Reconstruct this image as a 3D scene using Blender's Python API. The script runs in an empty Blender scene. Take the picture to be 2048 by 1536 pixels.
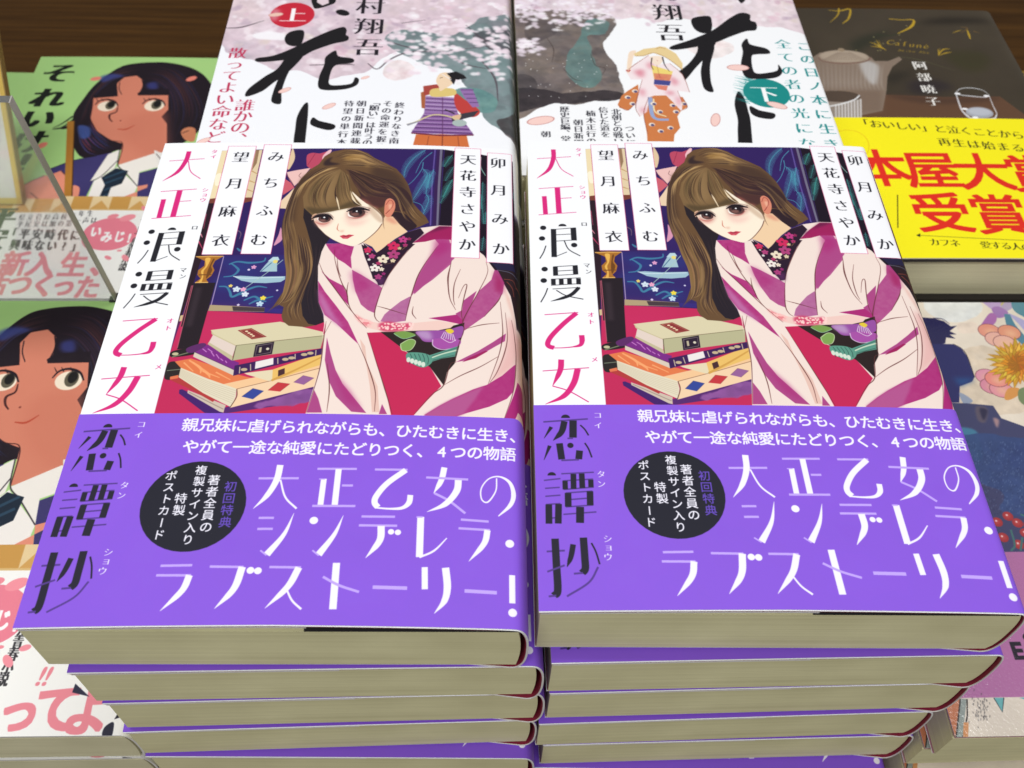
import bpy, math, random
import numpy as np
from mathutils import Matrix

# ------------------------------------------------------------------ scene, camera, light
SC = bpy.context.scene
COL = SC.collection
CM = 0.01                                   # everything below is written in centimetres

cam_data = bpy.data.cameras.new('camera')
cam = bpy.data.objects.new('camera', cam_data)
COL.objects.link(cam)
SC.camera = cam
PITCH, YAW, ROLL = 0.91697, 0.06004, 0.04658
CAM_POS = (-1.567, -10.883, 23.785)
cam_data.sensor_width = 36.0
cam_data.lens = 1982.5 / 2048.0 * 36.0
cam_data.clip_start = 0.005
cam_data.clip_end = 60.0
def camera_matrix():
    cp, sp = math.cos(PITCH), math.sin(PITCH)
    F = np.array([math.sin(YAW) * cp, math.cos(YAW) * cp, -sp])
    R = np.array([math.cos(YAW), -math.sin(YAW), 0.0])
    U = np.cross(R, F)
    R2 = math.cos(ROLL) * R + math.sin(ROLL) * U
    U2 = -math.sin(ROLL) * R + math.cos(ROLL) * U
    m = Matrix.Identity(4)
    for i in range(3):
        m[i][0], m[i][1], m[i][2], m[i][3] = R2[i], U2[i], -F[i], CAM_POS[i] * CM
    return m
cam.matrix_world = camera_matrix()
cam_data.dof.use_dof = True
cam_data.dof.focus_distance = 0.30
cam_data.dof.aperture_fstop = 24.0

world = bpy.data.worlds.new('World')
SC.world = world
world.use_nodes = True
world.node_tree.nodes['Background'].inputs[0].default_value = (1.0, 0.98, 0.95, 1)
world.node_tree.nodes['Background'].inputs[1].default_value = 0.22

def ceiling_light(name, loc, size_x, size_y, power, color):
    d = bpy.data.lights.new(name, 'AREA')
    d.shape = 'RECTANGLE'
    d.size, d.size_y = size_x, size_y
    d.energy = power
    d.color = color
    o = bpy.data.objects.new(name, d)
    o.location = loc
    COL.objects.link(o)
    return o
# shop ceiling: two rows of fluorescent tubes well above the table
ceiling_light('ceiling_lamp', (-0.25, 0.35, 2.05), 2.4, 0.35, 29.5, (0.985, 0.99, 1.0))
ceiling_light('ceiling_lamp', (-0.45, -1.30, 2.00), 2.4, 0.35, 34, (0.985, 0.99, 1.0))

SC.view_settings.view_transform = 'Standard'
SC.view_settings.look = 'None'
SC.view_settings.gamma = 1.0
SC.view_settings.exposure = 0.0
SC.view_settings.use_curve_mapping = False
SC.cycles.use_denoising = True
SC.cycles.max_bounces = 8
# ------------------------------------------------------------------ printing press: drawn covers
# Cover art is drawn by this script (polygons, brush strokes, glyph outlines) onto print sheets in cover
# centimetres; nothing is loaded from disk.
_font_curve = bpy.data.curves.new('type', 'FONT')
_font_obj = bpy.data.objects.new('type', _font_curve)
COL.objects.link(_font_obj)
_glyphs = {}
def _glyph_raw(ch, off):
    _font_curve.body = ch
    _font_curve.offset = off
    _font_curve.resolution_u = 4
    _font_obj.data.update_tag()
    bpy.context.view_layer.update()
    dg = bpy.context.evaluated_depsgraph_get()
    m = bpy.data.meshes.new_from_object(_font_obj.evaluated_get(dg))
    v = np.array([p.co[:2] for p in m.vertices], float).reshape(-1, 2)
    m.calc_loop_triangles()
    t = np.array([tuple(p.vertices) for p in m.loop_triangles], int).reshape(-1, 3)
    bpy.data.meshes.remove(m)
    if len(t) == 0:
        return np.zeros((0, 3, 2))
    tri = v[t]
    a = tri[:, 1] - tri[:, 0]; b = tri[:, 2] - tri[:, 0]
    flip = (a[:, 0] * b[:, 1] - a[:, 1] * b[:, 0]) < 0
    tri[flip] = tri[flip][:, ::-1]
    return tri
_ref = _glyph_raw('国', 0.0).reshape(-1, 2)
_rc = (_ref.min(0) + _ref.max(0)) / 2
_re = (_ref.max(0) - _ref.min(0)).max() / 0.86          # em height
def glyph(ch, off=0.0):
    k = (ch, off)
    if k not in _glyphs:
        tri = _glyph_raw(ch, off)
        c = _rc.copy()
        if len(tri) and ord(ch) < 256:
            p = tri.reshape(-1, 2); c[0] = (p[:, 0].min() + p[:, 0].max()) / 2
        _glyphs[k] = (tri - c) / _re
    return _glyphs[k]

def catmull(p, closed=False, n=8):
    p = np.asarray(p, float)
    if len(p) < 3: return p
    if closed: q = np.vstack([p[-1], p, p[0], p[1]])
    else: q = np.vstack([2 * p[0] - p[1], p, 2 * p[-1] - p[-2]])
    t = np.linspace(0, 1, n, endpoint=False)[:, None]
    out = []
    for i in range(1, len(q) - 2):
        a, b, c, d = q[i - 1], q[i], q[i + 1], q[i + 2]
        out.append(0.5 * (2 * b + (c - a) * t + (2 * a - 5 * b + 4 * c - d) * t ** 2 + (3 * b - a - 3 * c + d) * t ** 3))
    out = np.vstack(out)
    return out if closed else np.vstack([out, p[-1:]])

def coverage(edges, w, h, ss=4):
    """anti-aliased coverage mask from directed edges (n,2,2) in pixels, non-zero winding"""
    acc = np.zeros((h, w + 2))
    e = np.asarray(edges, float)
    y0, y1 = e[:, 0, 1] * ss, e[:, 1, 1] * ss
    d = np.sign(y1 - y0)
    lo, hi = np.minimum(y0, y1), np.maximum(y0, y1)
    s0 = np.clip(np.ceil(lo - 0.5), 0, h * ss).astype(int)
    s1 = np.clip(np.ceil(hi - 0.5), 0, h * ss).astype(int)
    n = s1 - s0
    k = n > 0
    if not k.any(): return np.zeros((h, w))
    e, d, s0, n, y0, y1 = e[k], d[k], s0[k], n[k], y0[k], y1[k]
    idx = np.repeat(np.arange(len(n)), n)
    row = np.arange(n.sum()) - np.repeat(np.cumsum(n) - n, n) + s0[idx]
    t = (row + 0.5 - y0[idx]) / (y1 - y0)[idx]
    x = np.clip(e[idx, 0, 0] + t * (e[idx, 1, 0] - e[idx, 0, 0]), 0, w - 1e-3)
    ix = x.astype(int); f = x - ix
    r = row // ss
    flat = r * (w + 2) + ix
    acc = np.bincount(flat, weights=d[idx] * (1 - f) / ss, minlength=h * (w + 2))
    acc += np.bincount(flat + 1, weights=d[idx] * f / ss, minlength=h * (w + 2))
    return np.clip(np.abs(np.cumsum(acc.reshape(h, w + 2), 1)[:, :w]), 0, 1)

def box_blur(m, r):
    r = int(max(1, round(r)))
    for _ in range(2):
        for ax in (0, 1):
            p = [(0, 0)] * m.ndim; p[ax] = (r + 1, r)
            c = np.cumsum(np.pad(m, p, mode='edge'), axis=ax)
            n = m.shape[ax]
            a = np.take(c, range(2 * r + 1, 2 * r + 1 + n), axis=ax); b = np.take(c, range(0, n), axis=ax)
            m = (a - b) / (2 * r + 1)
    return m

def homography(src, dst):
    A = []
    for (x, y), (u, v) in zip(src, dst):
        A.append([x, y, 1, 0, 0, 0, -u * x, -u * y, -u]); A.append([0, 0, 0, x, y, 1, -v * x, -v * y, -v])
    return np.linalg.svd(np.array(A, float))[2][-1].reshape(3, 3)

def V(bx, by, s):
    """a drafting view: numbers read off an enlarged study sheet"""
    def f(t):
        a = np.array([float(x) for x in t.replace(',', ' ').split()]).reshape(-1, 2) if isinstance(t, str) else np.asarray(t, float).reshape(-1, 2)
        return a / s + (bx, by)
    return f
ident = lambda t: np.array([float(x) for x in t.replace(',', ' ').split()]).reshape(-1, 2) if isinstance(t, str) else np.asarray(t, float).reshape(-1, 2)

def vnoise(h, w, cell, rng):
    gh, gw = int(h / cell) + 3, int(w / cell) + 3
    g = rng.random((gh, gw))
    y = np.arange(h) / cell; x = np.arange(w) / cell
    iy, ix = y.astype(int), x.astype(int)
    fy, fx = (y - iy)[:, None], (x - ix)[None]
    fy = fy * fy * (3 - 2 * fy); fx = fx * fx * (3 - 2 * fx)
    a = g[iy][:, ix]; b = g[iy][:, ix + 1]; c = g[iy + 1][:, ix]; d = g[iy + 1][:, ix + 1]
    return (a * (1 - fx) + b * fx) * (1 - fy) + (c * (1 - fx) + d * fx) * fy
def fnoise(h, w, cell, rng, octs=4):
    o = np.zeros((h, w)); s = 0
    for i in range(octs):
        o += vnoise(h, w, max(1.5, cell / 2 ** i), rng) / 2 ** i; s += 1 / 2 ** i
    return o / s

class Sheet:
    def __init__(s, w, h, ppc, bg, H=None, seed=1):
        s.wc, s.hc, s.ppc = w, h, ppc
        s.w, s.h = int(round(w * ppc)), int(round(h * ppc))
        s.a = np.empty((s.h, s.w, 3)); s.a[:] = np.array(bg) / 255.0
        s.H = H; s.clipm = None
        s.rng = np.random.default_rng(seed)
    def cm(s, p):
        p = np.asarray(p, float).reshape(-1, 2)
        if s.H is None: return p
        q = np.c_[p, np.ones(len(p))] @ s.H.T
        return q[:, :2] / q[:, 2:]
    def px(s, c):
        return np.c_[c[:, 0] * s.ppc, (s.hc - c[:, 1]) * s.ppc]
    def _bb(s, p, pad=2):
        x0, y0 = np.floor(p.min(0) - pad).astype(int); x1, y1 = np.ceil(p.max(0) + pad).astype(int)
        return max(0, x0), max(0, y0), min(s.w, x1), min(s.h, y1)
    def _put(s, m, bb, col, alpha):
        x0, y0, x1, y1 = bb
        m = m * alpha
        if s.clipm is not None: m = m * s.clipm[y0:y1, x0:x1]
        v = s.a[y0:y1, x0:x1]
        v += m[..., None] * (np.array(col) / 255.0 - v)
    def poly_px(s, p, col, alpha=1.0, blur=0.0, grain=0.0):
        pad = 2 + 3 * blur
        bb = s._bb(p, pad); x0, y0, x1, y1 = bb
        if x1 <= x0 or y1 <= y0: return
        q = p - (x0, y0)
        m = coverage(np.stack([q, np.roll(q, -1, 0)], 1), x1 - x0, y1 - y0)
        if blur: m = box_blur(m, blur)
        if grain: m = m * (1 - grain * fnoise(y1 - y0, x1 - x0, 10, s.rng, 3))
        s._put(m, bb, col, alpha)
    def fill(s, p, col, alpha=1.0, sm=False, blur=0.0, grain=0.0):
        c = s.cm(p)
        if sm: c = catmull(c, True)
        s.poly_px(s.px(c), col, alpha, blur * s.ppc, grain)
    def clip(s, p=None, sm=False):
        if p is None: s.clipm = None; return
        c = s.cm(p)
        if sm: c = catmull(c, True)
        q = s.px(c)
        s.clipm = coverage(np.stack([q, np.roll(q, -1, 0)], 1), s.w, s.h)
    def stroke(s, p, wd, col, alpha=1.0, sm=True, blur=0.0):
        c = s.cm(p)
        n0 = len(c)
        wd = np.atleast_1d(np.array(wd, float))
        if sm: c = catmull(c)
        w = np.interp(np.linspace(0, 1, len(c)), np.linspace(0, 1, len(wd)), wd) / 2
        t = np.gradient(c, axis=0); t /= np.maximum(np.hypot(t[:, 0], t[:, 1]), 1e-9)[:, None]
        nrm = np.c_[-t[:, 1], t[:, 0]] * w[:, None]
        s.poly_px(s.px(np.vstack([c + nrm, (c - nrm)[::-1]])), col, alpha, blur * s.ppc)
    def dot(s, p, rx, ry=None, col=(0, 0, 0), alpha=1.0, blur=0.0, rot=0.0, half=False):
        c = s.cm(p)[0]; ry = ry or rx
        t = np.linspace(0, np.pi if half else 2 * np.pi, 40)
        e = np.c_[rx * np.cos(t), ry * np.sin(t)]
        cr, sr = np.cos(rot), np.sin(rot)
        s.poly_px(s.px(c + e @ np.array([[cr, sr], [-sr, cr]])), col, alpha, blur * s.ppc)
    def strands(s, A, B, n, cols, wd, alpha=0.8, jit=0.35, lo=0.0, hi=1.0):
        A, B = catmull(s.cm(A), n=10), catmull(s.cm(B), n=10)
        u = np.linspace(0, 1, 24)
        ra = np.stack([np.interp(u, np.linspace(0, 1, len(A)), A[:, i]) for i in (0, 1)], 1)
        rb = np.stack([np.interp(u, np.linspace(0, 1, len(B)), B[:, i]) for i in (0, 1)], 1)
        H, s.H = s.H, None
        for i in range(n):
            k0 = s.rng.random(); k1 = np.clip(k0 + s.rng.normal() * 0.05 * jit / 0.35, 0, 1)
            k = k0 + (k1 - k0) * u[:, None]
            p = ra * (1 - k) + rb * k
            i0 = int(s.rng.uniform(lo, lo + 0.35) * 23); i1 = int(s.rng.uniform(hi - 0.45, hi) * 23)
            if i1 - i0 < 5: continue
            col = cols[s.rng.integers(len(cols))]
            s.stroke(p[i0:i1 + 1], [0, wd * s.rng.uniform(.4, 1.2), wd * s.rng.uniform(.3, 1), 0], col, alpha * s.rng.uniform(.5, 1), sm=False)
        s.H = H
    def char(s, ch, c, size, col, style='', off=0.0, rot=0.0, sx=1.0, shear=0.0, alpha=1.0):
        tri = glyph(ch).copy()
        if not len(tri): return
        tri[..., 0] = tri[..., 0] * sx + shear * tri[..., 1]
        if rot:
            cr, sr = np.cos(rot), np.sin(rot); tri = tri @ np.array([[cr, sr], [-sr, cr]])
        p = tri * size * s.ppc; p[..., 1] *= -1
        o = s.px(np.array([c]))[0]
        p = p + o
        bb = s._bb(p.reshape(-1, 2), 6); x0, y0, x1, y1 = bb
        if x1 <= x0 or y1 <= y0: return
        K = 3
        q = (p - (x0, y0)) * K
        e = np.concatenate([np.stack([q[:, i], q[:, (i + 1) % 3]], 1) for i in range(3)])
        m = coverage(e, (x1 - x0) * K, (y1 - y0) * K, 2)
        if 'm' in style:            # brush / Ming look: thin the horizontals, fatten the verticals
            st = size * s.ppc * K * 0.075
            ev = max(1, int(round(st * 0.24))); dh = max(1, int(round(st * 0.26)))
            if 'M' in style: dh *= 2
            r = m.copy()
            for k in range(1, ev + 1):
                r = np.minimum(r, np.minimum(np.roll(m, k, 0), np.roll(m, -k, 0)))
            m = r; r = m.copy()
            for k in range(1, dh + 1):
                r = np.maximum(r, np.maximum(np.roll(m, k, 1), np.roll(m, -k, 1)))
            m = r
        bo = int(round(off * size * s.ppc * K))
        for ax in (0, 1) if bo else ():
            r = m.copy()
            for k in range(1, bo + 1):
                r = np.maximum(r, np.maximum(np.roll(m, k, ax), np.roll(m, -k, ax)))
            m = r
        m = m.reshape(y1 - y0, K, x1 - x0, K).mean((1, 3))
        s._put(m, bb, col, alpha)
    def text(s, t, p0, p1, size, col, vert=False, **kw):
        """characters spread evenly from the centre of the first to the centre of the last"""
        a, b = s.cm(p0)[0], s.cm(p1)[0]
        if vert == 'x': b[0] = a[0]
        n = max(1, len(t) - 1)
        for i, ch in enumerate(t):
            c = a + (b - a) * i / n
            if ch in ' 　': continue
            r = kw.get('rot', 0.0); k = {x: y for x, y in kw.items() if x != 'rot'}
            if vert:
                if ch in 'ー「」―…': r = -math.pi / 2
                if ch in '、。': c = c + (size * 0.55, size * 0.55)
                if ch in 'ョッャュィ': c = c + (size * 0.08, size * 0.08)
            s.char(ch, c, size, col, rot=r, **k)
    def wash(s, p, cols, n, rad, alpha=0.35, sm=True, blur=0.35, edge=0.25, base=0.9):
        """watercolour: many soft blots inside a loose-edged outline"""
        old = s.clipm
        c = s.cm(p)
        if sm: c = catmull(c, True)
        q = s.px(c); x0, y0, x1, y1 = s._bb(q, 30)
        m = coverage(np.stack([q, np.roll(q, -1, 0)], 1) - (x0, y0), x1 - x0, y1 - y0)
        m = box_blur(m, max(1, edge * s.ppc * 0.6))
        nz = fnoise(y1 - y0, x1 - x0, s.ppc * 0.9, s.rng, 5)
        m = np.clip((m - 0.5 + (nz - 0.5) * 0.9) / 0.12 + 0.5, 0, 1)
        full = np.zeros((s.h, s.w)); full[y0:y1, x0:x1] = m
        s.clipm = full if old is None else full * old
        s._put(np.ones((y1 - y0, x1 - x0)), (x0, y0, x1, y1), cols[0], base)
        for i in range(n):
            cx, cy = s.rng.uniform(x0, x1), s.rng.uniform(y0, y1)
            r = rad * s.ppc * s.rng.uniform(.4, 1.3)
            t = np.linspace(0, 2 * np.pi, 18, endpoint=False)
            rr = r * (1 + 0.35 * s.rng.normal(size=18)); e = np.c_[cx + rr * np.cos(t) * 1.2, cy + rr * np.sin(t) * .8]
            s.poly_px(catmull(e, True, 3), cols[s.rng.integers(len(cols))], alpha * s.rng.uniform(.5, 1), blur * r * s.rng.uniform(.05, .5), 0.6)
        nz = fnoise(y1 - y0, x1 - x0, s.ppc * 0.35, s.rng, 4)[..., None]
        s.a[y0:y1, x0:x1] *= 1 + (nz - 0.5) * 0.16 * s.clipm[y0:y1, x0:x1, None]
        s.clipm = old
    def frond(s, p, col, ln=0.28, wd=0.03, step=0.085):
        c = catmull(s.cm(p)); H, s.H = s.H, None
        s.stroke(c, [wd, wd * .7], col, sm=False)
        seg = np.r_[0, np.cumsum(np.hypot(*np.diff(c, axis=0).T))]
        for k, d in enumerate(np.arange(step, seg[-1], step)):
            o = np.array([np.interp(d, seg, c[:, i]) for i in (0, 1)]); o2 = np.array([np.interp(d + .02, seg, c[:, i]) for i in (0, 1)])
            t = (o2 - o) / max(1e-6, np.hypot(*(o2 - o))); nn = np.array([-t[1], t[0]])
            L = ln * (0.45 + 0.55 * math.sin(math.pi * min(1, 0.15 + 0.85 * d / seg[-1])))
            for sg in (1, -1):
                s.stroke(np.array([o, o + (nn * sg * .8 + t * .6) * L]), [wd * 1.1, wd * .5], col, .85, sm=False)
        s.H = H
    def blossom(s, p, r, col, ctr=None, rot=0.3):
        c = s.cm(p)[0]; H, s.H = s.H, None
        for k in range(5):
            a = rot + k * 2 * math.pi / 5
            s.dot([c + np.array([math.cos(a), math.sin(a)]) * r * .55], r * .48, r * .36, col, rot=a)
        if ctr: s.dot([c], r * .2, None, ctr)
        s.H = H
    def image(s, name):
        img = bpy.data.images.new(name, s.w, s.h)
        buf = np.ones((s.h, s.w, 4), np.float32)
        buf[..., :3] = np.clip(s.a, 0, 1)[::-1]
        img.pixels.foreach_set(buf.ravel())
        img.update(); img.pack()
        return img
# ------------------------------------------------------------------ art of the purple-banded paperback
BW, BH = 12.8, 18.8
def main_sheets():
    H = homography([(1080, 1221), (2046, 1226), (1735, 288), (1052, 275)], [(0, 0), (BW, 0), (BW, BH), (0, BH)])
    a, b, c, d = V(1050, 260, 4.042), V(1450, 260, 4.042), V(1050, 560, 4.551), V(1450, 560, 4.096)
    e, f = V(1050, 800, 3.34), V(1500, 800, 3.339)
    v1, v2, v3, v4, v5 = V(1340, 330, 7.68), V(1320, 280, 6.4), V(1420, 480, 7.314), V(1640, 480, 4.267), V(1330, 460, 6.4)
    J = Sheet(BW, BH, 84, (247, 248, 250), H, 3)
    # ---- picture
    J.clip(np.vstack([a('482 132'), ident('1310 291'), ident('1596 291'), b('900 160'), b('1165 200'), d('1962 1130'), c('742 1250')]))
    J.fill(ident('1100 250 1800 250 2000 900 1100 900'), (47, 28, 92))
    for _ in range(26):
        q = ident([(J.rng.uniform(1200, 1700), J.rng.uniform(290, 620))]); J.dot(q, J.rng.uniform(.3, .9), J.rng.uniform(.3, .7), (58, 34, 112) if J.rng.random() < .5 else (38, 22, 72), .3, blur=.2)
    # dark right leaf of the screen
    J.fill(b('600 100 1200 100 1700 1536 1200 1536 1000 1100 760 740'), (24, 12, 30))
    J.stroke(b('530 120 600 420 690 740'), [.05], (96, 78, 150), sm=False); J.stroke(b('560 120 635 420 722 740'), [.13], (52, 26, 78), sm=False)
    J.stroke(b('578 120 655 420 745 740'), [.09], (112, 108, 132), sm=False); J.stroke(b('592 120 668 420 755 740'), [.03], (40, 26, 50), sm=False)
    T = (74, 150, 172)
    for p in ('1560 80 1480 150 1420 230 1390 330 1400 430', '1600 320 1680 400 1650 560 1600 740', '1740 330 1720 480 1740 640', '1740 640 1800 720 1790 900', '1700 380 1720 440 1740 560'):
        J.frond(v2(p), T, .22, .028, .075)
    for p in ('1650 110 1560 220 1530 380', '1580 240 1590 330 1540 460 1480 540', '1600 740 1720 780 1790 860'):
        J.stroke(v2(p), [.03, .02], T)
    for p in ('1910 140 1880 200 1850 290', '2010 450 1980 560 1960 680'): J.frond(v2(p), (64, 150, 140), .2, .028, .075)
    for p in ('720 260 690 380', '735 400 710 560', '985 380 1010 470 1040 600', '1000 480 1060 620 1100 720', '1085 620 1110 720', '1130 820 1150 930', '1245 440 1260 500'):
        J.frond(b(p), (58, 130, 128), .17, .026, .08)
    J.stroke(b('905 180 930 260 990 330'), [.06, .03], (120, 160, 150))
    # lamp and left of screen
    J.fill(a('480 132 525 132 560 530 512 532'), (238, 220, 178)); J.fill(a('500 330 540 320 560 400 520 410'), (250, 240, 212), sm=True)
    J.fill(a('748 132 800 132 845 525 780 530'), (226, 205, 168)); J.fill(a('750 132 775 132 790 240 770 300'), (150, 118, 90))
    for p in ('770 300 830 330', '780 380 835 400', '785 450 840 470'): J.stroke(a(p), [.06, .03], (196, 160, 112))
    J.fill(a('1030 128 1060 160 1078 215 1062 290 1040 270'), (224, 196, 160), sm=True)
    J.fill(a('515 520 560 515 850 515 850 545 790 560 520 560'), (120, 62, 50))
    J.fill(a('518 556 560 556 610 985 612 1215 600 1536 575 1536'), (40, 22, 34))
    for p, k in (('525 640 545 760', (150, 60, 90)), ('535 800 560 830', (220, 140, 160)), ('540 860 590 920', (190, 60, 100)), ('800 770 850 800 855 850', (110, 90, 110))): J.stroke(a(p), [.05, .02], k)
    # painted screen with boat
    J.fill(a('775 980 1150 975 1250 980 1320 1180 1390 1420 800 1395'), (48, 36, 104))
    for _ in range(14): J.dot(a([(J.rng.uniform(800, 1290), J.rng.uniform(1000, 1370))]), J.rng.uniform(.2, .6), .2, (40, 60, 130), .35, blur=.15)
    S = (64, 130, 160)
    for p in ('840 1050 900 1030 1000 1040 1100 1030 1110 1000', '850 1040 900 1070 930 1100 900 1140 830 1150', '820 1225 880 1230 920 1270 950 1310 1010 1290 1060 1310',
              '950 1310 1040 1260 1120 1230 1200 1240', '1050 1340 1120 1310 1180 1330 1270 1310', '860 920 890 940 960 960', '1100 1370 1160 1340 1230 1350'):
        J.stroke(a(p), [.05, .09, .04], S, .9)
    J.fill(a('905 1146 960 1142 1100 1152 1312 1150 1318 1175 1290 1196 1180 1204 1070 1200 980 1182'), (158, 190, 204), sm=False)
    J.stroke(a('905 1146 1000 1162 1300 1158'), [.03], (210, 230, 235))
    J.fill(a('1100 1112 1125 1060 1150 1020 1185 995 1215 1005 1212 1040 1235 1112'), (165, 196, 206), sm=False)
    J.fill(a('1135 1030 1165 995 1205 995 1225 1022'), (188, 214, 220)); J.dot(a('1196 1032'), .08, None, (232, 214, 120))
    J.stroke(a('1252 1018 1150 1130 1030 1240'), [.025], (170, 200, 190)); J.stroke(a('1110 1110 1170 1040'), [.03], (70, 110, 140))
    for x, y, r, k in ((965, 1250, .13, (210, 225, 235)), (1018, 1252, .1, (240, 170, 200)), (1045, 1290, .12, (220, 230, 240)), (910, 1222, .07, (240, 215, 110)), (1195, 1322, .1, (245, 222, 70)), (1185, 1368, .12, (190, 220, 235)), (1042, 1075, .09, (225, 160, 200)), (1010, 1095, .05, (230, 220, 240)), (1020, 1375, .05, (230, 230, 250)), (1285, 1262, .04, (220, 220, 240))):
        J.blossom(a([(x, y)]), r, k)
    J.stroke(a('778 985 810 1390'), [.03], (170, 150, 190), sm=False)
    # red table
    J.fill(c('690 320 890 232 1560 268 2100 350 2100 1400 690 1400'), (194, 40, 88))
    J.fill(c('690 320 890 232 1300 255 1300 500 700 620'), (200, 44, 96), .6, blur=.3)
    J.fill(c('900 178 1100 190 1390 210 1400 248 1150 240 900 232'), (176, 156, 120)); J.fill(c('1100 195 1390 212 1400 245 1120 235'), (70, 56, 62))
    J.fill(c('1390 215 1550 222 1552 262 1400 250'), (52, 40, 120)); J.fill(c('670 270 705 262 705 318 675 322'), (206, 186, 140))
    # gold stand, black column
    J.fill(a('555 982 665 975 778 982 722 1020 716 1060 742 1095 732 1140 702 1168 726 1190 726 1218 618 1218 624 1188 655 1160 620 1130 614 1092 650 1058 642 1020'), (172, 112, 42))
    J.fill(a('640 1000 680 1000 676 1060 660 1100 672 1150 668 1210 640 1210 660 1150 640 1100 660 1060'), (232, 180, 84), sm=True); J.fill(a('700 1010 715 1010 705 1060 725 1100 700 1160 690 1100'), (110, 66, 26), sm=True)
    J.stroke(a('560 984 775 984'), [.04], (222, 172, 92), sm=False); J.stroke(a('630 1130 730 1130'), [.04], (110, 66, 30), sm=False); J.stroke(a('622 1192 724 1192'), [.04], (236, 190, 110), sm=False)
    J.fill(a('604 1214 762 1214 803 1540 625 1540'), (34, 24, 32)); J.fill(c('690 -20 882 -20 916 560 742 572'), (34, 24, 32)); J.fill(a('640 1230 690 1230 715 1540 665 1540'), (58, 46, 54), .7, blur=.05)
    J.stroke(a('604 1214 625 1540'), [.025], (186, 90, 110), sm=False); J.stroke(c('690 0 740 560'), [.025], (186, 90, 110), sm=False)
    J.fill(c('705 590 860 560 905 585 900 620 720 640'), (38, 28, 32), sm=True); J.fill(c('708 690 830 700 835 820 722 832'), (40, 34, 34), sm=True)
    J.dot(c('740 612'), .1, .06, (196, 190, 150)); J.stroke(c('720 640 860 600'), [.04], (120, 130, 100)); J.stroke(c('715 760 830 750'), [.03], (120, 130, 110))
    # heap of books
    J.fill(c('882 932 905 928 1335 1110 1335 1160 1170 1140 890 965'), (66, 28, 104)); J.fill(c('958 936 1335 1075 1335 1140 1300 1132 962 962'), (206, 190, 172)); J.stroke(c('975 955 1325 1110'), [.03], (160, 140, 130), sm=False)
    J.fill(c('1332 1096 2060 906 2060 1045 1340 1150'), (84, 38, 108)); J.wash(c('1600 1060 2050 940 2050 1030 1620 1110'), [(140, 84, 150), (110, 60, 130), (160, 110, 170)], 24, .25)
    J.fill(c('758 680 892 655 1100 720 1330 800 1480 835 1240 890 1000 800 832 740'), (226, 122, 74)); J.fill(c('1240 890 1480 835 2060 700 2060 800 1390 935'), (242, 198, 150))
    for p in ('880 670 1000 740 1020 790', '920 690 1080 790 1115 830', '1030 770 1200 830', '840 690 950 770', '1150 780 1300 850'): J.stroke(c(p), [.05, .09, .03], (246, 168, 112), .9)
    J.fill(c('762 822 835 812 1225 1022 1212 1045 1000 940 770 842'), (178, 58, 58)); J.fill(c('762 815 832 800 835 830 770 840'), (226, 120, 80))
    J.fill(c('830 736 1100 838 1380 930 1398 1000 1384 1092 1290 1052 1100 965 838 820'), (226, 216, 190), sm=False)
    for k in range(7): J.stroke(c([(838, 752 + 9 * k), (1100, 860 + 14 * k), (1385, 950 + 18 * k)]), [.012], (182, 166, 140), .7)
    J.fill(c('1384 932 2060 750 2060 912 1376 1100 1402 1002'), (242, 208, 170)); J.stroke(c('1384 932 1404 1002 1378 1096'), [.025], (96, 62, 50))
    J.stroke(c('1384 932 1700 850 2050 750'), [.02], (140, 100, 80), sm=False)
    for p, k in (('1448 1000 1522 928 1624 952 1552 1024', (52, 70, 150)), ('1658 946 1722 876 1832 890 1766 958', (196, 54, 62)), ('1858 876 1922 816 2024 838 1952 898', (150, 96, 150))): J.fill(c(p), k); J.stroke(c(p), [.012], (80, 50, 60), .6, sm=False)
    J.fill(c('1400 792 1650 762 1668 858 1640 864 1430 806'), (228, 214, 180)); J.fill(c('1640 762 1900 660 2050 590 2050 720 1850 790 1668 866'), (234, 190, 104)); J.stroke(c('1660 860 1850 760 2050 640'), [.08, .05], (200, 146, 66), .7)
    J.fill(c('1690 770 1740 750 1756 800 1706 824'), (70, 40, 46))
    J.fill(c('905 598 962 542 1000 535 1262 676 1330 700 1305 775'), (122, 40, 132)); J.fill(c('828 560 940 520 985 540 905 600 840 600'), (92, 40, 100), sm=True)
    J.fill(c('904 598 1304 762 1312 812 905 640'), (216, 202, 184)); J.stroke(c('904 598 1304 762'), [.02], (90, 50, 90), sm=False)
    J.fill(c('1296 724 2050 566 2050 622 1312 815'), (58, 26, 84)); J.fill(c('1468 692 1612 658 1630 716 1482 756'), (236, 230, 226))
    for x, y in ((1390, 760), (1720, 672), (1770, 660), (1870, 630), (1920, 618)): J.dot(c([(x, y)]), .1, .06, (196, 176, 140))
    for p in ('1345 735 1360 795', '1430 712 1450 770', '1650 660 1668 712', '1790 625 1805 672', '1960 590 1972 640'): J.stroke(c(p), [.03], (206, 190, 160), sm=False)
    for p in ('965 570 1010 600', '1010 570 1060 600', '1050 600 1090 640', '1100 620 1140 660', '1150 660 1180 680', '1200 680 1220 700'): J.stroke(c(p), [.03], (200, 130, 200), sm=False)
    J.fill(c('980 404 1300 368 1565 336 1966 428 1990 462 1500 514 1250 545 1018 442'), (218, 208, 172)); J.fill(c('985 404 1020 440 1250 545 1262 560 1256 600 1000 440'), (200, 190, 150))
    J.fill(c('1015 448 1248 550 1252 662 1000 520'), (226, 208, 196)); J.fill(c('998 512 1250 640 1262 678 1250 676 996 530'), (196, 186, 150))
    J.fill(c('1248 545 1990 462 1995 575 1500 640 1258 680'), (184, 180, 142)); J.stroke(c('1248 545 1990 462'), [.02], (120, 112, 84), sm=False); J.stroke(c('1250 545 1262 676'), [.025], (100, 92, 70), sm=False)
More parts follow.
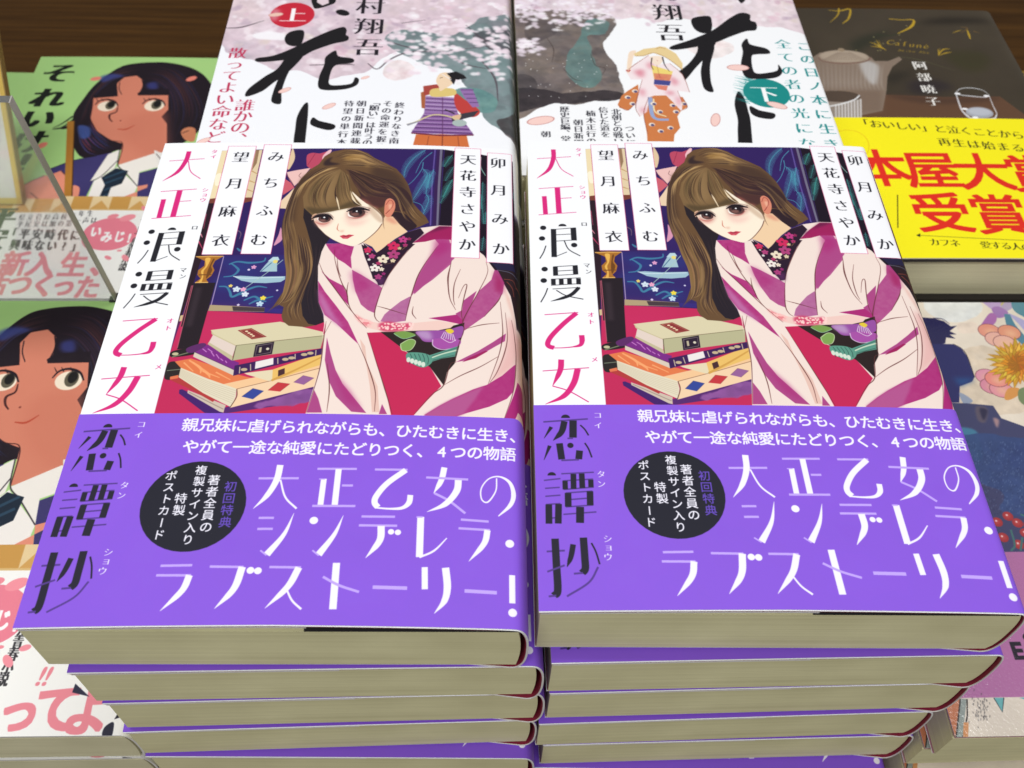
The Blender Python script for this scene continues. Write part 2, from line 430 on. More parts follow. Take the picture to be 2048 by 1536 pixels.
    J.fill(c('1218 410 1332 392 1492 470 1370 492'), (140, 50, 52)); J.stroke(c('1240 412 1330 400 1470 468 1374 482 1240 412'), [.015], (196, 150, 110), sm=False)
    for x, y in ((1300, 420), (1325, 435), (1350, 448), (1372, 462)): J.dot(c([(x, y)]), .05, .03, (240, 220, 180))
    J.fill(c('1418 540 1572 514 1588 624 1432 648'), (40, 24, 46)); J.stroke(c('1435 550 1560 530 1570 610 1445 634 1435 550'), [.015], (180, 170, 160), sm=False); J.dot(c('1535 578'), .05, None, (220, 214, 190)); J.fill(c('1460 565 1480 562 1488 608 1468 612'), (190, 180, 150))
    # bow
    R0 = (186, 72, 98)
    J.fill(a('1165 180 1200 160 1260 165 1330 150 1310 240 1270 300 1200 272 1180 240'), R0, sm=True); J.fill(a('1290 190 1320 140 1345 145 1310 230'), (238, 190, 196), sm=True); J.stroke(a('1225 165 1195 260'), [.02], (140, 40, 70))
    J.fill(a('1050 315 1120 300 1225 282 1175 390 1145 430 1085 370'), (236, 192, 186), sm=False); J.fill(a('1055 370 1110 400 1150 440 1080 500 1060 440'), (204, 96, 110), sm=False); J.fill(a('1080 545 1120 490 1150 440 1150 610 1092 606'), (234, 206, 174), sm=False)
    J.stroke(a('1050 330 1110 390 1150 435'), [.02], (120, 50, 60)); J.stroke(a('1165 320 1155 345 1175 360'), [.02], (130, 90, 90)); J.fill(a('1150 760 1190 850 1165 890 1140 900 1150 820'), (216, 150, 176), sm=True)
    # ---- hair mass
    HB, HD, HL = (104, 76, 50), (46, 30, 34), (142, 112, 74)
    hair = np.vstack([v2('340 170 420 110 560 80 720 85 860 130 960 190 1130 260 1280 330 1390 420 1480 520 1560 640 1620 760 1700 830 1830 930 1895 1005 1800 1060 1680 1110 1500 1080 1300 1000 900 1100 640 1200'),
                      v5('640 60 650 350 700 600 840 900 950 1120 860 1160 740 1182 620 1172 530 1165 440 1108 400 1040 392 930 300 890 200 1010 260 920 320 740 300 560 230 350 150 170 80 0'),
                      v2('200 1320 130 1150 90 1000 75 800 90 600 140 450 210 340 300 270')])
    J.fill(hair, HB)
    J.fill(v5('440 40 640 40 650 350 700 600 840 900 950 1120 860 1160 760 1140 660 1040 590 880 585 700 595 500 560 320 500 180'), (36, 28, 38), sm=False)
    J.fill(v1('200 600 380 740 430 840 740 1070 690 1200 690 1300 600 1400 480 1150 330 900 240 760'), (36, 28, 36), sm=False)
    J.fill(v2('700 350 900 400 1100 460 1300 520 1480 600 1600 740 1560 860 1420 860 1330 760 1200 780 1000 720 860 560'), (62, 38, 42), sm=True)
    J.fill(v2('1420 880 1560 900 1700 1000 1760 1060 1680 1110 1560 1060 1420 960'), (44, 28, 36), sm=True)
    G = [HD, (70, 50, 40), (130, 100, 62), HL, (88, 62, 46), (160, 126, 84)]
    J.strands(v2('580 300 400 350 200 500 170 700 200 950 330 1200 420 1500'), v2('300 290 180 420 100 640 85 900 130 1140 240 1380 330 1536'), 90, G, .07, .7)
    J.strands(v5('90 0 200 300 300 520 330 740 300 880 210 1010'), v5('250 0 380 260 470 480 480 680 430 840 300 890'), 70, G + [(150, 110, 76)], .09, .8)
    J.strands(v5('260 0 400 280 500 500 480 780 420 950 540 1160'), v5('400 60 540 300 585 500 570 780 600 1000 740 1170'), 80, G, .09, .8)
    J.strands(v5('480 60 600 400 620 800 780 1140'), v5('600 60 640 400 760 800 940 1120'), 40, [(50, 40, 46), (26, 20, 28), (60, 44, 48)], .06, .6)
    J.strands(v2('600 300 760 300 1000 310 1250 350 1390 430'), v2('420 160 560 90 760 110 1000 220 1280 340'), 90, G, .07, .75)
    J.strands(v2('620 320 820 360 1100 440 1350 480 1500 560'), v2('700 380 860 560 1040 700 1250 740 1400 700'), 100, [(70, 44, 44), (96, 68, 50), (46, 28, 34), (120, 88, 60), (84, 56, 46)], .06, .75)
    J.strands(v2('1100 450 1350 560 1540 720 1700 880 1880 1000'), v2('1200 560 1400 700 1500 860 1600 980 1740 1060'), 60, G, .06, .75)
    J.fill(v2('600 170 700 145 820 170 800 210 700 225 600 215'), (168, 128, 70), .7, sm=True, blur=.06); J.fill(v2('860 270 960 290 900 310'), (160, 124, 74), .7, blur=.05)
    J.fill(v2('360 230 440 180 430 240 560 270 380 290'), (44, 30, 36), .85, sm=True, blur=.03)
    J.fill(v2('1000 300 1180 330 1330 400 1450 520 1560 660 1640 790 1560 800 1400 640 1200 520 1000 420'), (50, 34, 36), .55, sm=True, blur=.12); J.fill(v2('150 450 210 420 180 600 190 800 230 1000 170 950 130 700'), (58, 40, 34), .6, sm=True, blur=.08)
    J.strands(v2('640 320 900 380 1200 470 1420 560'), v2('640 330 860 520 1050 690 1300 720'), 50, [(34, 22, 28), (110, 80, 54), (58, 38, 36)], .04, .7)
    J.strands(v2('560 300 420 340 260 480 220 700'), v2('560 310 330 400 160 560 130 800'), 26, [(176, 142, 94), (190, 156, 106)], .05, .6); J.strands(v2('620 150 760 140 900 190 1100 280'), v2('600 220 780 220 940 280 1200 350'), 22, [(176, 138, 86), (188, 150, 98)], .05, .6)
    # ---- neck, face, ear
    J.fill(v1('1230 1140 1430 850 1440 730 1560 740 1700 860 1850 965 1700 1080 1500 1295 1400 1200 1240 1135'), (240, 206, 166)); J.fill(v1('1440 740 1550 745 1680 850 1600 850 1480 800'), (222, 150, 124), .8, blur=.06)
    J.fill(v1('960 440 1180 440 1390 470 1380 580 1260 610 1100 550'), (76, 46, 44), sm=True, blur=.04); J.fill(v1('1000 470 1100 500 1200 570 1300 600 1250 640 1100 570'), (150, 84, 74), .8, sm=True, blur=.05)
    face = v1('370 730 430 826 520 915 650 1015 780 1090 920 1150 1060 1190 1140 1192 1232 1140 1330 1040 1400 940 1434 850 1440 770 1370 690 1250 600 1100 540 1000 480 820 350 600 560 420 690')
    J.fill(face, (250, 236, 214), sm=False)
    J.fill(v1('840 740 1000 800 1180 780 1250 720 1150 860 960 880'), (242, 186, 176), .55, sm=True, blur=.1); J.fill(v1('430 810 540 850 660 840 600 900 500 890'), (240, 170, 160), .6, sm=True, blur=.07)
    J.fill(v1('1160 560 1320 690 1430 790 1420 840 1300 770 1180 660'), (206, 176, 150), .7, sm=True, blur=.04)
    J.stroke(v1('430 830 520 918 650 1018 780 1092 920 1152 1060 1192 1140 1194 1232 1142 1330 1042 1400 942 1434 850'), [.015, .02, .03], (110, 70, 60))
    J.fill(v1('1376 500 1430 462 1510 510 1552 620 1520 742 1440 730 1400 640'), (218, 136, 110), sm=True); J.stroke(v1('1400 560 1430 490 1490 520 1500 600 1440 700'), [.02, .03], (150, 62, 56)); J.fill(v1('1440 560 1490 560 1480 640'), (236, 176, 146), sm=True, blur=.02)
    # bangs
    J.fill(v1('545 20 420 50 280 110 165 260 130 440 200 610 365 725 460 690 620 668 735 642 860 615 1050 575 940 480 850 390 790 290 700 110'), (126, 98, 64))
    J.fill(v1('380 90 520 80 560 300 600 500 500 560 360 500 300 300'), (146, 116, 78), .8, sm=True, blur=.12); J.fill(v1('640 150 740 320 820 470 760 540 660 420'), (140, 110, 72), .8, sm=True, blur=.08)
    J.fill(v1('230 600 380 705 620 660 730 630 1000 570 900 500 700 590 450 620'), (74, 60, 40), .75, sm=True, blur=.06)
    B1 = [(92, 66, 42), (64, 46, 36), (158, 126, 84), (112, 84, 54), (84, 70, 44)]
    J.strands(v1('540 20 300 130 180 300 200 500 380 720'), v1('560 30 480 200 470 400 540 560 690 655'), 70, B1, .04, .6)
    J.strands(v1('560 30 560 250 620 450 735 640'), v1('600 30 740 200 850 400 1040 575'), 60, B1, .04, .6)
    J.stroke(v1('560 230 590 380 660 510 725 625'), [0, .07, .02], (58, 40, 34)); J.stroke(v1('620 430 660 500 735 635'), [0, .06, .03], (236, 214, 178)); J.stroke(v1('800 340 870 450 940 530 1040 580'), [0, .09, .02], (240, 220, 186))
    J.stroke(v1('860 470 940 540 1030 580'), [0, .05, .02], (52, 36, 34)); J.stroke(v1('300 240 300 420 370 580'), [0, .04, 0], (66, 46, 34)); J.stroke(v1('270 300 290 460 380 640'), [0, .03, 0], (66, 46, 34))
    J.fill(v1('365 720 420 700 400 780 370 790'), (214, 170, 140), sm=True)
    # side lock
    J.strands(v1('1060 520 1240 620 1380 720 1440 830 1500 960'), v1('1120 520 1300 620 1420 740 1460 860 1530 970'), 14, [(130, 96, 74), (180, 150, 120), (96, 66, 54)], .04, .7)
    # eyes
    for p in ('420 770 480 720 600 720 690 780 660 850 560 880 460 850', '850 680 930 620 1080 610 1200 650 1160 740 1020 790 900 770'): J.fill(v1(p), (196, 130, 120), .5, sm=True, blur=.06)
    for ex, ey, rx, ry, lash, white in ((562, 778, .215, .18, '365 782 430 742 520 724 610 732 690 790', '450 770 520 745 620 752 660 790 560 832 500 820'),
                                        (1012, 684, .28, .23, '850 668 920 634 1010 618 1100 628 1190 650', '880 680 960 642 1080 648 1130 690 1040 740 920 750')):
        J.fill(v1(white), (252, 244, 236), sm=True)
        J.dot(v1([(ex, ey)]), rx, ry, (86, 58, 56)); J.dot(v1([(ex, ey - 8)]), rx * .62, ry * .7, (30, 20, 28)); J.dot(v1([(ex - 18, ey + 22)]), rx * .5, ry * .35, (150, 100, 90), .8, blur=.02); J.dot(v1([(ex - 12, ey - 22)]), .035, None, (250, 250, 250))
        J.stroke(v1(lash), [.03, .15, .14, .03], (30, 20, 28)); J.stroke(v1(lash) + (0, -4), [.02, .03, .02], (90, 56, 52), .7)
    J.stroke(v1('430 815 500 850 590 855 650 830'), [.02, .05, .02], (190, 96, 88), .8, blur=.01); J.stroke(v1('900 745 1000 768 1090 750 1140 700'), [.02, .05, .03], (176, 86, 84), .8, blur=.01)
    for p in ('1100 640 1185 625', '1090 660 1170 680', '400 760 365 790'): J.stroke(v1(p), [.04, .01], (46, 30, 36))
    J.stroke(v1('790 850 798 930 840 968'), [.015, .04, .01], (206, 120, 100), .9); J.fill(v1('830 960 910 950 890 985'), (226, 160, 140), .7, blur=.03)
    J.fill(v1('868 1040 920 1022 960 1030 1000 1016 1082 1026 1040 1050 1000 1082 930 1080'), (204, 70, 88), sm=False); J.fill(v1('900 1040 1000 1034 1050 1032 960 1052'), (140, 28, 52)); J.fill(v1('930 1062 1000 1058 970 1080'), (232, 130, 140), .7, blur=.02)
    # ---- kimono
    KC, KM, KL, KD = (241, 222, 212), (170, 40, 116), (172, 70, 132), (158, 28, 90)
    kim = np.vstack([v3('80 5 62 120 80 330 160 580 260 850 380 1020 440 1170 480 1400'), d('130 300 160 470 200 680 212 1200'), d('2000 1200'), v4('1190 1480 1150 1270 1050 1040 960 800 870 620 760 420 640 280 480 130'),
                     b('1180 970 1000 860 870 740 760 738 620 760 520 800 340 970 215 880'), v3('570 10 450 40 300 0')])
    J.fill(kim, KC)
    for p, k in (('60 130 90 360 180 600 280 880 200 640 100 400', (226, 200, 184)),): J.fill(v3(p), k, .6, blur=.04)
    J.fill(v4('690 360 760 440 870 640 960 820 1040 1040 1140 1300 1180 1470 1110 1480 1040 1200 960 900 860 640 740 460'), (232, 192, 180), .9, blur=.04)
    J.fill(v4('800 600 930 760 980 980 900 1090 830 1140 860 900'), (228, 176, 172), .8, sm=True, blur=.08)
    for p, k in (('85 8 300 0 450 40 492 42 500 200 565 365 440 285 330 230 245 165 160 90', KM), ('575 380 735 455 1025 605 1082 640 1086 1000 980 960 860 880 720 690 630 520', KL), ('150 400 300 510 520 610 640 760 690 890 560 790 330 570', KM),
                 ('150 540 300 700 520 900 760 1130 1010 1450 870 1350 600 1150 400 1030 260 850', KM), ('1505 760 1530 760 1556 1110 1350 1140 1210 1120 1235 1020 1290 950 1400 830', (174, 96, 148)), ('1680 -20 1860 -20 1925 190 1930 285 1750 510 1550 700 1520 770 1515 500 1560 300 1640 80', KL)):
        J.fill(v3(p), k, grain=.15)
    J.fill(v3('180 640 330 800 560 1060 760 1250 560 1130 390 1010 270 850'), (190, 116, 168), .85, blur=.06); J.fill(v3('575 400 700 450 900 600 760 700 640 540'), KM, .6, sm=True, blur=.12); J.fill(v3('1660 60 1760 60 1800 200 1600 330'), KM, .6, sm=True, blur=.1)
    J.fill(b('600 880 680 800 760 745 880 745 920 860 870 850 760 850 690 870'), KD); J.fill(b('620 860 760 745 870 742 640 820'), (96, 22, 66), .8, blur=.05)
    J.fill(b('760 850 870 850 960 1000 900 1080 740 1290 720 1250 740 1100 780 1000 830 910'), KL, grain=.15); J.fill(b('760 850 870 850 900 930 800 1000'), KM, .7, blur=.12)
    J.fill(v4('440 650 470 460 490 385 560 290 560 205 590 210 672 310 688 400 662 500 600 600 475 722'), KL, grain=.15); J.fill(v4('560 205 672 310 686 400 620 380'), KD, .8, blur=.1); J.fill(v4('388 470 470 385 455 640 440 650 358 580 402 550'), KL)
    J.fill(v4('150 622 270 604 370 588 440 640 444 672 300 645'), KM); J.fill(v4('490 985 560 940 640 890 740 810 820 735 832 800 700 900 590 965'), KL); J.fill(v4('580 950 700 885 720 890 640 950 540 985'), KD)
    J.fill(v4('370 1430 470 1350 560 1290 700 1210 800 1170 900 1090 980 985 1010 1100 1032 1220 1000 1280 880 1350 690 1415 560 1470'), KM, grain=.1); J.fill(v4('370 1430 470 1350 560 1290 780 1180 740 1300 690 1415 560 1470'), (180, 88, 144), .9, blur=.03)
    J.fill(v4('1050 1070 1080 1060 1145 1290 1112 1500 1028 1500 1045 1250'), KM)
    J.fill(d('178 430 250 560 330 690 420 800 680 1032 560 1022 400 900 300 770 220 610'), KL); J.fill(d('300 690 500 860 640 1010 480 930'), KM, .6, blur=.08); J.fill(d('215 850 270 920 335 1030 215 1030'), KL); J.fill(d('780 960 845 1040 780 1040'), KL)
    J.fill(d('440 440 500 500 560 640 640 740 700 820 780 1025 722 1025 640 820 560 655 480 520'), (230, 192, 178), .95)
    # table seen under the arm, sash
    J.fill(d('480 392 600 385 830 540 1060 660 1195 812 1120 930 1048 1060 885 1060 800 900 740 800 640 650 560 520'), (196, 36, 84))
    J.fill(d('585 385 860 372 1060 350 1215 300 1228 380 1242 630 1205 700 1212 806 1060 662 840 542'), (40, 28, 28))
    J.fill(d('690 395 760 375 865 405 780 435'), (118, 156, 76), sm=True); J.fill(d('770 480 830 440 882 460 870 520 800 530'), (126, 164, 84), sm=True); J.stroke(d('690 395 780 437 865 410'), [.02], (150, 200, 170)); J.stroke(d('770 480 830 440 882 460 865 525 800 530 770 480'), [.02], (210, 224, 180))
    J.fill(d('860 380 960 370 1100 360 1210 330 1226 420 1100 450 960 460 900 420'), (150, 78, 160), sm=True); J.fill(d('860 380 960 375 1000 440 920 430'), (196, 170, 204), .7, sm=True, blur=.06); J.fill(d('1010 440 1100 430 1225 440 1222 495 1120 515 1040 500'), (166, 80, 164), sm=True); J.stroke(d('1010 440 1030 490 1110 520 1222 500'), [.03], (214, 190, 216)); J.fill(d('1085 365 1120 352 1155 372 1130 392'), (228, 200, 60), sm=True)
    for x in range(7): J.stroke(d([(1082 + 12 * x, 376 + 3 * x), (1070 + 20 * x, 425 + 4 * x)]), [.02], (238, 226, 236), sm=False)
    J.stroke(d('1068 424 1150 462 1192 440'), [.02], (238, 226, 236))
    J.fill(d('1020 568 1120 530 1228 488 1232 572 1130 592 1060 618'), (88, 150, 132)); J.stroke(d('1040 590 1120 555 1228 522'), [.05], (196, 216, 190)); J.stroke(d('1045 575 1228 500'), [.015], (40, 70, 66)); J.stroke(d('1050 610 1230 560'), [.015], (40, 70, 66))
    J.fill(d('850 550 960 548 1040 575 1062 625 1010 665 920 640 856 600'), (90, 152, 132), sm=True)
    for k in range(5): J.stroke(d([(870 + 32 * k, 556), (900 + 32 * k, 600), (890 + 36 * k, 640)]), [.02], (44, 84, 78)); J.dot(d([(872 + 32 * k, 605 + 9 * k)]), .06, .1, (214, 226, 210))
    J.fill(d('330 240 400 275 470 300 560 315 800 312 1000 288 1150 308 1120 345 1030 366 800 372 600 380 470 352 380 300'), (240, 204, 194))
    J.fill(d('550 320 620 300 720 318 800 312 770 368 600 378'), (206, 62, 100), .9, sm=True, blur=.03); J.fill(d('335 245 420 285 480 305 460 340 390 300'), (230, 120, 130), .8, sm=True, blur=.03)
    for i in range(46):
        x = J.rng.uniform(560, 820); y = J.rng.uniform(315, 362); J.dot(d([(x, y)]), .035, None, (252, 214, 206), .9)
    for i in range(26):
        t = J.rng.random(); J.dot(d([(345 + 150 * t, 256 + 60 * t + J.rng.uniform(-10, 26))]), .035, None, (252, 196, 190), .9)
    # black collar with flowers
    J.fill(v3('585 10 700 70 835 135 900 80 960 0 1340 0 1260 100 1210 200 1150 330 1110 470 1085 590 1030 602 880 460 790 330 690 190'), (40, 20, 42)); J.fill(b('340 972 520 800 620 762 660 800 600 880 560 960 480 1130 440 1225 400 1160'), (40, 20, 42)); J.fill(b('215 885 340 972 420 1180 380 1170'), (40, 20, 42))
    J.fill(v3('940 500 1085 480 1085 600 1030 605'), (96, 44, 100), .7, blur=.06)
    for x, y, r, k in ((705, 95, .2, (206, 44, 90)), (790, 182, .17, (176, 64, 120)), (1045, 35, .3, (210, 40, 88)), (1085, 155, .3, (176, 64, 120)), (960, 225, .28, (236, 222, 196)), (885, 355, .24, (240, 232, 222)), (912, 285, .12, (176, 50, 100)), (975, 480, .18, (170, 60, 120)), (1035, 435, .1, (150, 40, 110)), (985, 370, .13, (236, 222, 200)), (1105, 245, .13, (226, 206, 170)), (718, 150, .06, (230, 220, 210)), (765, 232, .08, (230, 224, 220)), (1140, 65, .1, (210, 190, 140)), (845, 295, .05, (230, 220, 210)), (960, 310, .06, (230, 200, 190))):
        J.blossom(v3([(x, y)]), r * .72, k, (90, 40, 60) if r > .2 else None)
    for x, y, r, k in ((515, 855, .22, (190, 60, 130)), (545, 900, .12, (180, 50, 110)), (455, 905, .26, (208, 40, 92)), (560, 850, .1, (150, 40, 90))): J.blossom(b([(x, y)]), r * .75, k, (90, 30, 60))
    J.stroke(v3('1000 300 1120 275'), [.02], (110, 80, 60)); J.stroke(v3('1180 90 1230 30'), [.02], (130, 100, 60))
    # contour lines
    LN = (96, 46, 46)
    for vv, p in ((v3, '240 90 270 200 380 400 500 580 600 700 690 880 800 1010 1050 1220'), (v3, '310 210 380 380 450 480'), (v3, '80 280 200 440 430 660 700 920 860 1060'), (v3, '580 560 600 680 640 770'), (v3, '1085 600 1075 800 1090 1000 1140 1090 1200 1130'), (v3, '1330 0 1220 190 1120 430 1085 600'),
                  (v3, '1660 30 1560 300 1520 520 1530 900 1556 1110'), (v3, '1930 280 1950 480 2040 720'), (v4, '185 140 210 300 270 450 350 550'), (v4, '280 205 270 330 300 450 330 510'), (v4, '340 450 350 350 375 340 385 450 400 560 440 650'), (v4, '470 140 510 230 490 380 450 560 440 650 470 720 465 900 490 990'),
                  (v4, '690 470 760 640 800 760 820 920 810 1160'), (v4, '760 560 840 760 860 900 850 1060 820 1150'), (v4, '830 620 900 760 970 930 1030 1200 1030 1470'), (v4, '470 710 600 670 740 650'), (v4, '450 1180 560 1100 700 1020 820 930'), (v4, '490 985 450 1010 450 1180 380 1260 290 1420'), (d, '250 640 330 840 370 1025'), (d, '440 480 560 640 690 850 740 1020'), (d, '480 390 700 740 800 900 885 1040'),
                  (d, '130 300 165 480 205 700 212 1030'), (d, '150 400 170 300'), (v4, '680 400 670 470 600 600'), (v3, '1090 900 1250 940 1540 1020'), (v3, '1600 900 1620 1000 1700 1080')):
        J.stroke(vv(p), [.01, .032, .012], LN, .9)
    J.fill(v4('590 200 700 180 740 230 900 640 860 600 760 410 660 290'), (40, 24, 30)); J.stroke(v4('580 205 680 220 760 250'), [.03], (90, 90, 110)); J.fill(v4('500 130 700 150 740 210 580 200'), (34, 30, 62)); J.stroke(v4('660 280 740 290 800 350'), [.03, .02], (130, 62, 50)); J.stroke(v4('690 300 750 350 790 420'), [.03, .02], (130, 62, 50))
    J.clip()
    # ---- name slips
    for q in (a('520 100 745 95 838 970 600 972'), a('796 92 1018 88 1141 970 906 972'), b('670 105 882 120 1162 1000 935 990'), b('930 130 1142 160 1438 1042 1222 1012')):
        k = J.cm(q); x0, x1 = (k[0, 0] + k[3, 0]) / 2, (k[1, 0] + k[2, 0]) / 2; y1, y0 = (k[0, 1] + k[1, 1]) / 2, (k[2, 1] + k[3, 1]) / 2
        Hs, J.H = J.H, None
        J.fill([(x0, y0), (x1, y0), (x1, y1), (x0, y1)], (214, 64, 122)); g = .015
        J.fill([(x0 + g, y0 + g), (x1 - g, y0 + g), (x1 - g, y1 - g), (x0 + g, y1 - g)], (248, 248, 251)); J.H = Hs
    I = (34, 34, 44)
    for t, p0, p1, vv in (('望月麻衣', '648 188', '712 858', a), ('みちふむ', '925 188', '1010 858', a), ('天花寺さやか', '815 205', '1022 888', b), ('卯月みか', '1055 225', '1295 915', b)):
        J.text(t, vv(p0), vv(p1), .63, I, vert=True, style='m')
    # ---- title, thick verticals and hair-thin horizontals
    PK, BK = (218, 40, 124), (32, 32, 40)
    def thin(S, vv, p, k, w=.03, al=1.0): S.stroke(vv(p), [w], k, al, sm=len(p.split()) > 4)
    def thick(S, vv, p, k, w=.165, taper=False, rise=False): S.stroke(vv(p), [w, w, w * .85, 0.01] if taper else ([.01, w * .6, w] if rise else [w]), k, sm=len(p.split()) > 4)
    for p in ('90 203 365 193', ): thin(J, a, p, PK, .025)
    thick(J, a, '222 130 222 205 185 295 90 365', PK, .17, True); thin(J, a, '240 205 290 295 385 355', PK)
    thin(J, a, '105 450 385 438', PK, .025); thick(J, a, '255 446 270 657', PK, .19); thick(J, a, '150 516 161 661', PK); thin(J, a, '128 516 168 514', PK, .02); thin(J, a, '280 535 372 531', PK, .025); thin(J, a, '105 666 410 651', PK, .025)
    for x, y in ((142, 773), (133, 860), (393, 920), (155, 1112), (148, 1205)): J.dot(a([(x, y)]), .105, None, BK)
    J.dot(a('298 764'), .14, .12, BK, half=True)
    thin(J, a, '165 920 145 975 115 1025', BK, .035); thick(J, a, '225 785 232 1015', BK, .18); thick(J, a, '385 779 392 882', BK, .19)
    for p in ('205 790 405 778', '240 833 370 829', '240 885 405 878', '245 1010 335 975'): thin(J, a, p, BK, .025)
    thin(J, a, '312 882 350 955 442 1010', BK, .035)
    thin(J, a, '180 1268 160 1320 125 1382', BK, .035); thick(J, a, '241 1095 244 1165', BK, .16); thick(J, a, '401 1088 406 1160', BK, .17)
    for p in ('225 1094 420 1087', '260 1130 388 1125', '225 1166 420 1159', '208 1196 445 1188', '208 1246 448 1236', '220 1276 442 1267'): thin(J, a, p, BK, .025)
    for x in (225, 289, 355, 428): thick(J, a, '%d 1193 %d 1242' % (x, x + 2), BK, .15)
    thick(J, a, '432 1268 375 1322 300 1352 205 1376', BK, .13, True); thin(J, a, '250 1287 330 1332 468 1364', BK, .035)
    thin(J, c, '175 306 480 291', PK, .03); thick(J, c, '465 296 350 390 245 495 206 560 215 595 262 612', PK, .165); J.stroke(c('240 612 330 613 430 606 500 590 516 550 512 500'), [.03, .03, .04, .12, .17, .17], PK)
    thick(J, c, '328 720 318 820 250 960', PK, .18, True); thin(J, c, '250 960 400 1010 578 1112', PK, .035); thick(J, c, '478 806 440 940 350 1055 185 1125', PK, .19, True); thin(J, c, '160 821 580 799', PK, .03)
    for t, p0, p1, vv, k in (('タイ', '425 138', '430 178', a, PK), ('ショウ', '455 448', '463 528', a, PK), ('ロ', '473 750', '473 750', a, BK), ('マン', '495 1088', '508 1140', a, BK), ('オト', '595 315', '600 380', c, PK), ('メ', '630 725', '630 725', c, PK)):
        J.text(t, vv(p0), vv(p1), .24, k, vert=True, style='m')
    # ---------------------------------------------------------------- obi band
    OB_H = float(J.cm(np.array([(1500, 816)]))[0, 1])
    SP = 2.9
    O = Sheet(BW + SP, OB_H, 84, (139, 91, 222), H, 4)
    O.a *= 1 + (fnoise(O.h, O.w, 120, O.rng, 4)[..., None] - .5) * .03
    W, WL = (246, 244, 255), (196, 168, 250)
    D, DL = (38, 36, 50), (86, 60, 140)
    def tk(vv, p, w=.165, **k): thick(O, vv, p, D, w * 1.14, **k)
    def tn(vv, p, w=.055, k=DL): thin(O, vv, p, k, w)
    O.dot(e('272 126'), .13, .12, D, half=True); tn(e, '125 150 420 135'); tk(e, '265 148 245 220 190 276', taper=True); tk(e, '322 144 322 258', .19); tn(e, '285 263 322 263'); tk(e, '178 185 130 260', .1, taper=True); tn(e, '370 175 400 205 425 245', .045, D)
    tk(e, '168 310 130 405', .1, taper=True); tk(e, '232 295 248 402', .17); tn(e, '245 409 362 406'); tk(e, '366 345 360 402', .17); O.dot(e('305 310'), .09, None, D); tn(e, '400 295 425 335 447 392', .045, D)
    O.dot(e('182 508'), .12, .11, D, half=True)
    for p in ('130 540 240 530', '138 593 235 588', '140 646 240 640', '145 700 240 696', '180 792 215 788', '245 498 460 491', '255 545 455 536', '260 603 460 590', '275 626 452 616', '310 670 415 663', '275 719 455 709', '260 768 478 755'): tn(e, p, .045)
    for p, w in (('163 700 165 828', .16), ('228 698 226 828', .16), ('325 500 327 600', .14), ('380 498 385 595', .14), ('270 545 272 602', .13), ('440 540 442 590', .13), ('290 626 292 718', .16), ('435 617 437 710', .16), ('370 720 370 826', .19)): tk(e, p, w)
    tn(e, '150 1012 270 1008'); tk(e, '205 928 215 1100 224 1270 200 1305', .175); tn(e, '165 1309 215 1304'); tn(e, '155 1146 270 1105'); tk(e, '325 968 310 1050 285 1117', .13, taper=True); tk(e, '392 924 402 1060 405 1130 385 1158', .175); tn(e, '330 1162 390 1158'); tn(e, '445 960 475 1020 500 1102', .045, D); tn(e, '490 1120 430 1220 285 1311')
    for t, p0, p1 in (('コイ', '485 112', '488 180'), ('タン', '508 505', '510 570'), ('ショウ', '552 935', '555 1055')): O.text(t, e(p0), e(p1), .26, W, vert=True, style='m')
    O.text('親兄妹に虐げられながらも、ひたむきに生き、', e('800 120'), f('1400 185'), .5, W, off=.012)
    O.text('やがて一途な純愛にたどりつく、4つの物語', e('850 262'), f('1375 302'), .5, W, off=.012)
    O.dot(e('992 640'), 1.42, None, (34, 34, 46))
    for t, p0, p1, k in (('初回特典', '1190 522', '1232 752', (104, 76, 190)), ('著者全員の', '1070 480', '1120 782', W), ('複製サイン入り', '968 415', '1032 862', W), ('特製', '898 595', '912 672', W), ('ポストカード', '788 448', '836 828', W)):
        O.text(t, e(p0), e(p1), .36 if len(t) < 6 else .34, k, vert=True, off=.008)
    def ok(vv, p, w=.15, **k): thick(O, vv, p, W, w * 1.15, **k)
    def on(vv, p, w=.06): thin(O, vv, p, WL, w * 1.2)
    on(e, '1350 470 1605 470'); ok(e, '1460 384 1468 480 1440 580 1380 666', .16, taper=True); O.stroke(e('1492 480 1560 592 1655 666'), [.05, .06], W)
    on(f, '200 409 450 409'); ok(f, '335 410 386 646'); ok(f, '262 473 295 642', .14); on(f, '390 516 460 516'); on(f, '245 648 518 648'); on(f, '232 475 270 475', .03)
    on(f, '565 412 772 412'); ok(f, '762 414 672 500 630 580 632 625 662 655'); O.stroke(f('650 658 740 664 815 658 848 625 842 574'), [.05, .06, .1, .16, .16], W)
    ok(f, '1000 394 1006 480 985 562', taper=True); on(f, '988 560 1100 610 1226 688'); ok(f, '1112 466 1125 545 1080 630 980 682', .17, taper=True); on(f, '905 460 1175 470')
    O.stroke(f('1352 458 1372 540 1345 612 1300 595 1276 525 1305 462 1370 448 1445 485 1492 560 1492 630 1440 702'), [.04, .04, .05, .04, .04, .04, .05, .1, .14, .12, .03], W)
    on(e, '1435 725 1532 725'); on(e, '1450 796 1548 796'); ok(f, '146 694 128 830 62 962', .17, rise=True); on(f, '12 934 62 966', .04)
    O.dot(f('286 742'), .115, None, W); ok(f, '462 708 445 830 388 962', .17, rise=True); on(f, '340 934 392 968', .04)
    on(f, '578 715 790 715'); on(f, '580 772 822 773'); ok(f, '722 775 742 870 690 982', .17, taper=True); O.dot(f('796 812'), .085, None, W); O.dot(f('840 815'), .085, None, W)
    ok(f, '952 714 1026 972', .165); O.stroke(f('1026 974 1105 930 1160 848'), [.06, .06, .03], W); on(f, '925 715 965 715', .04)
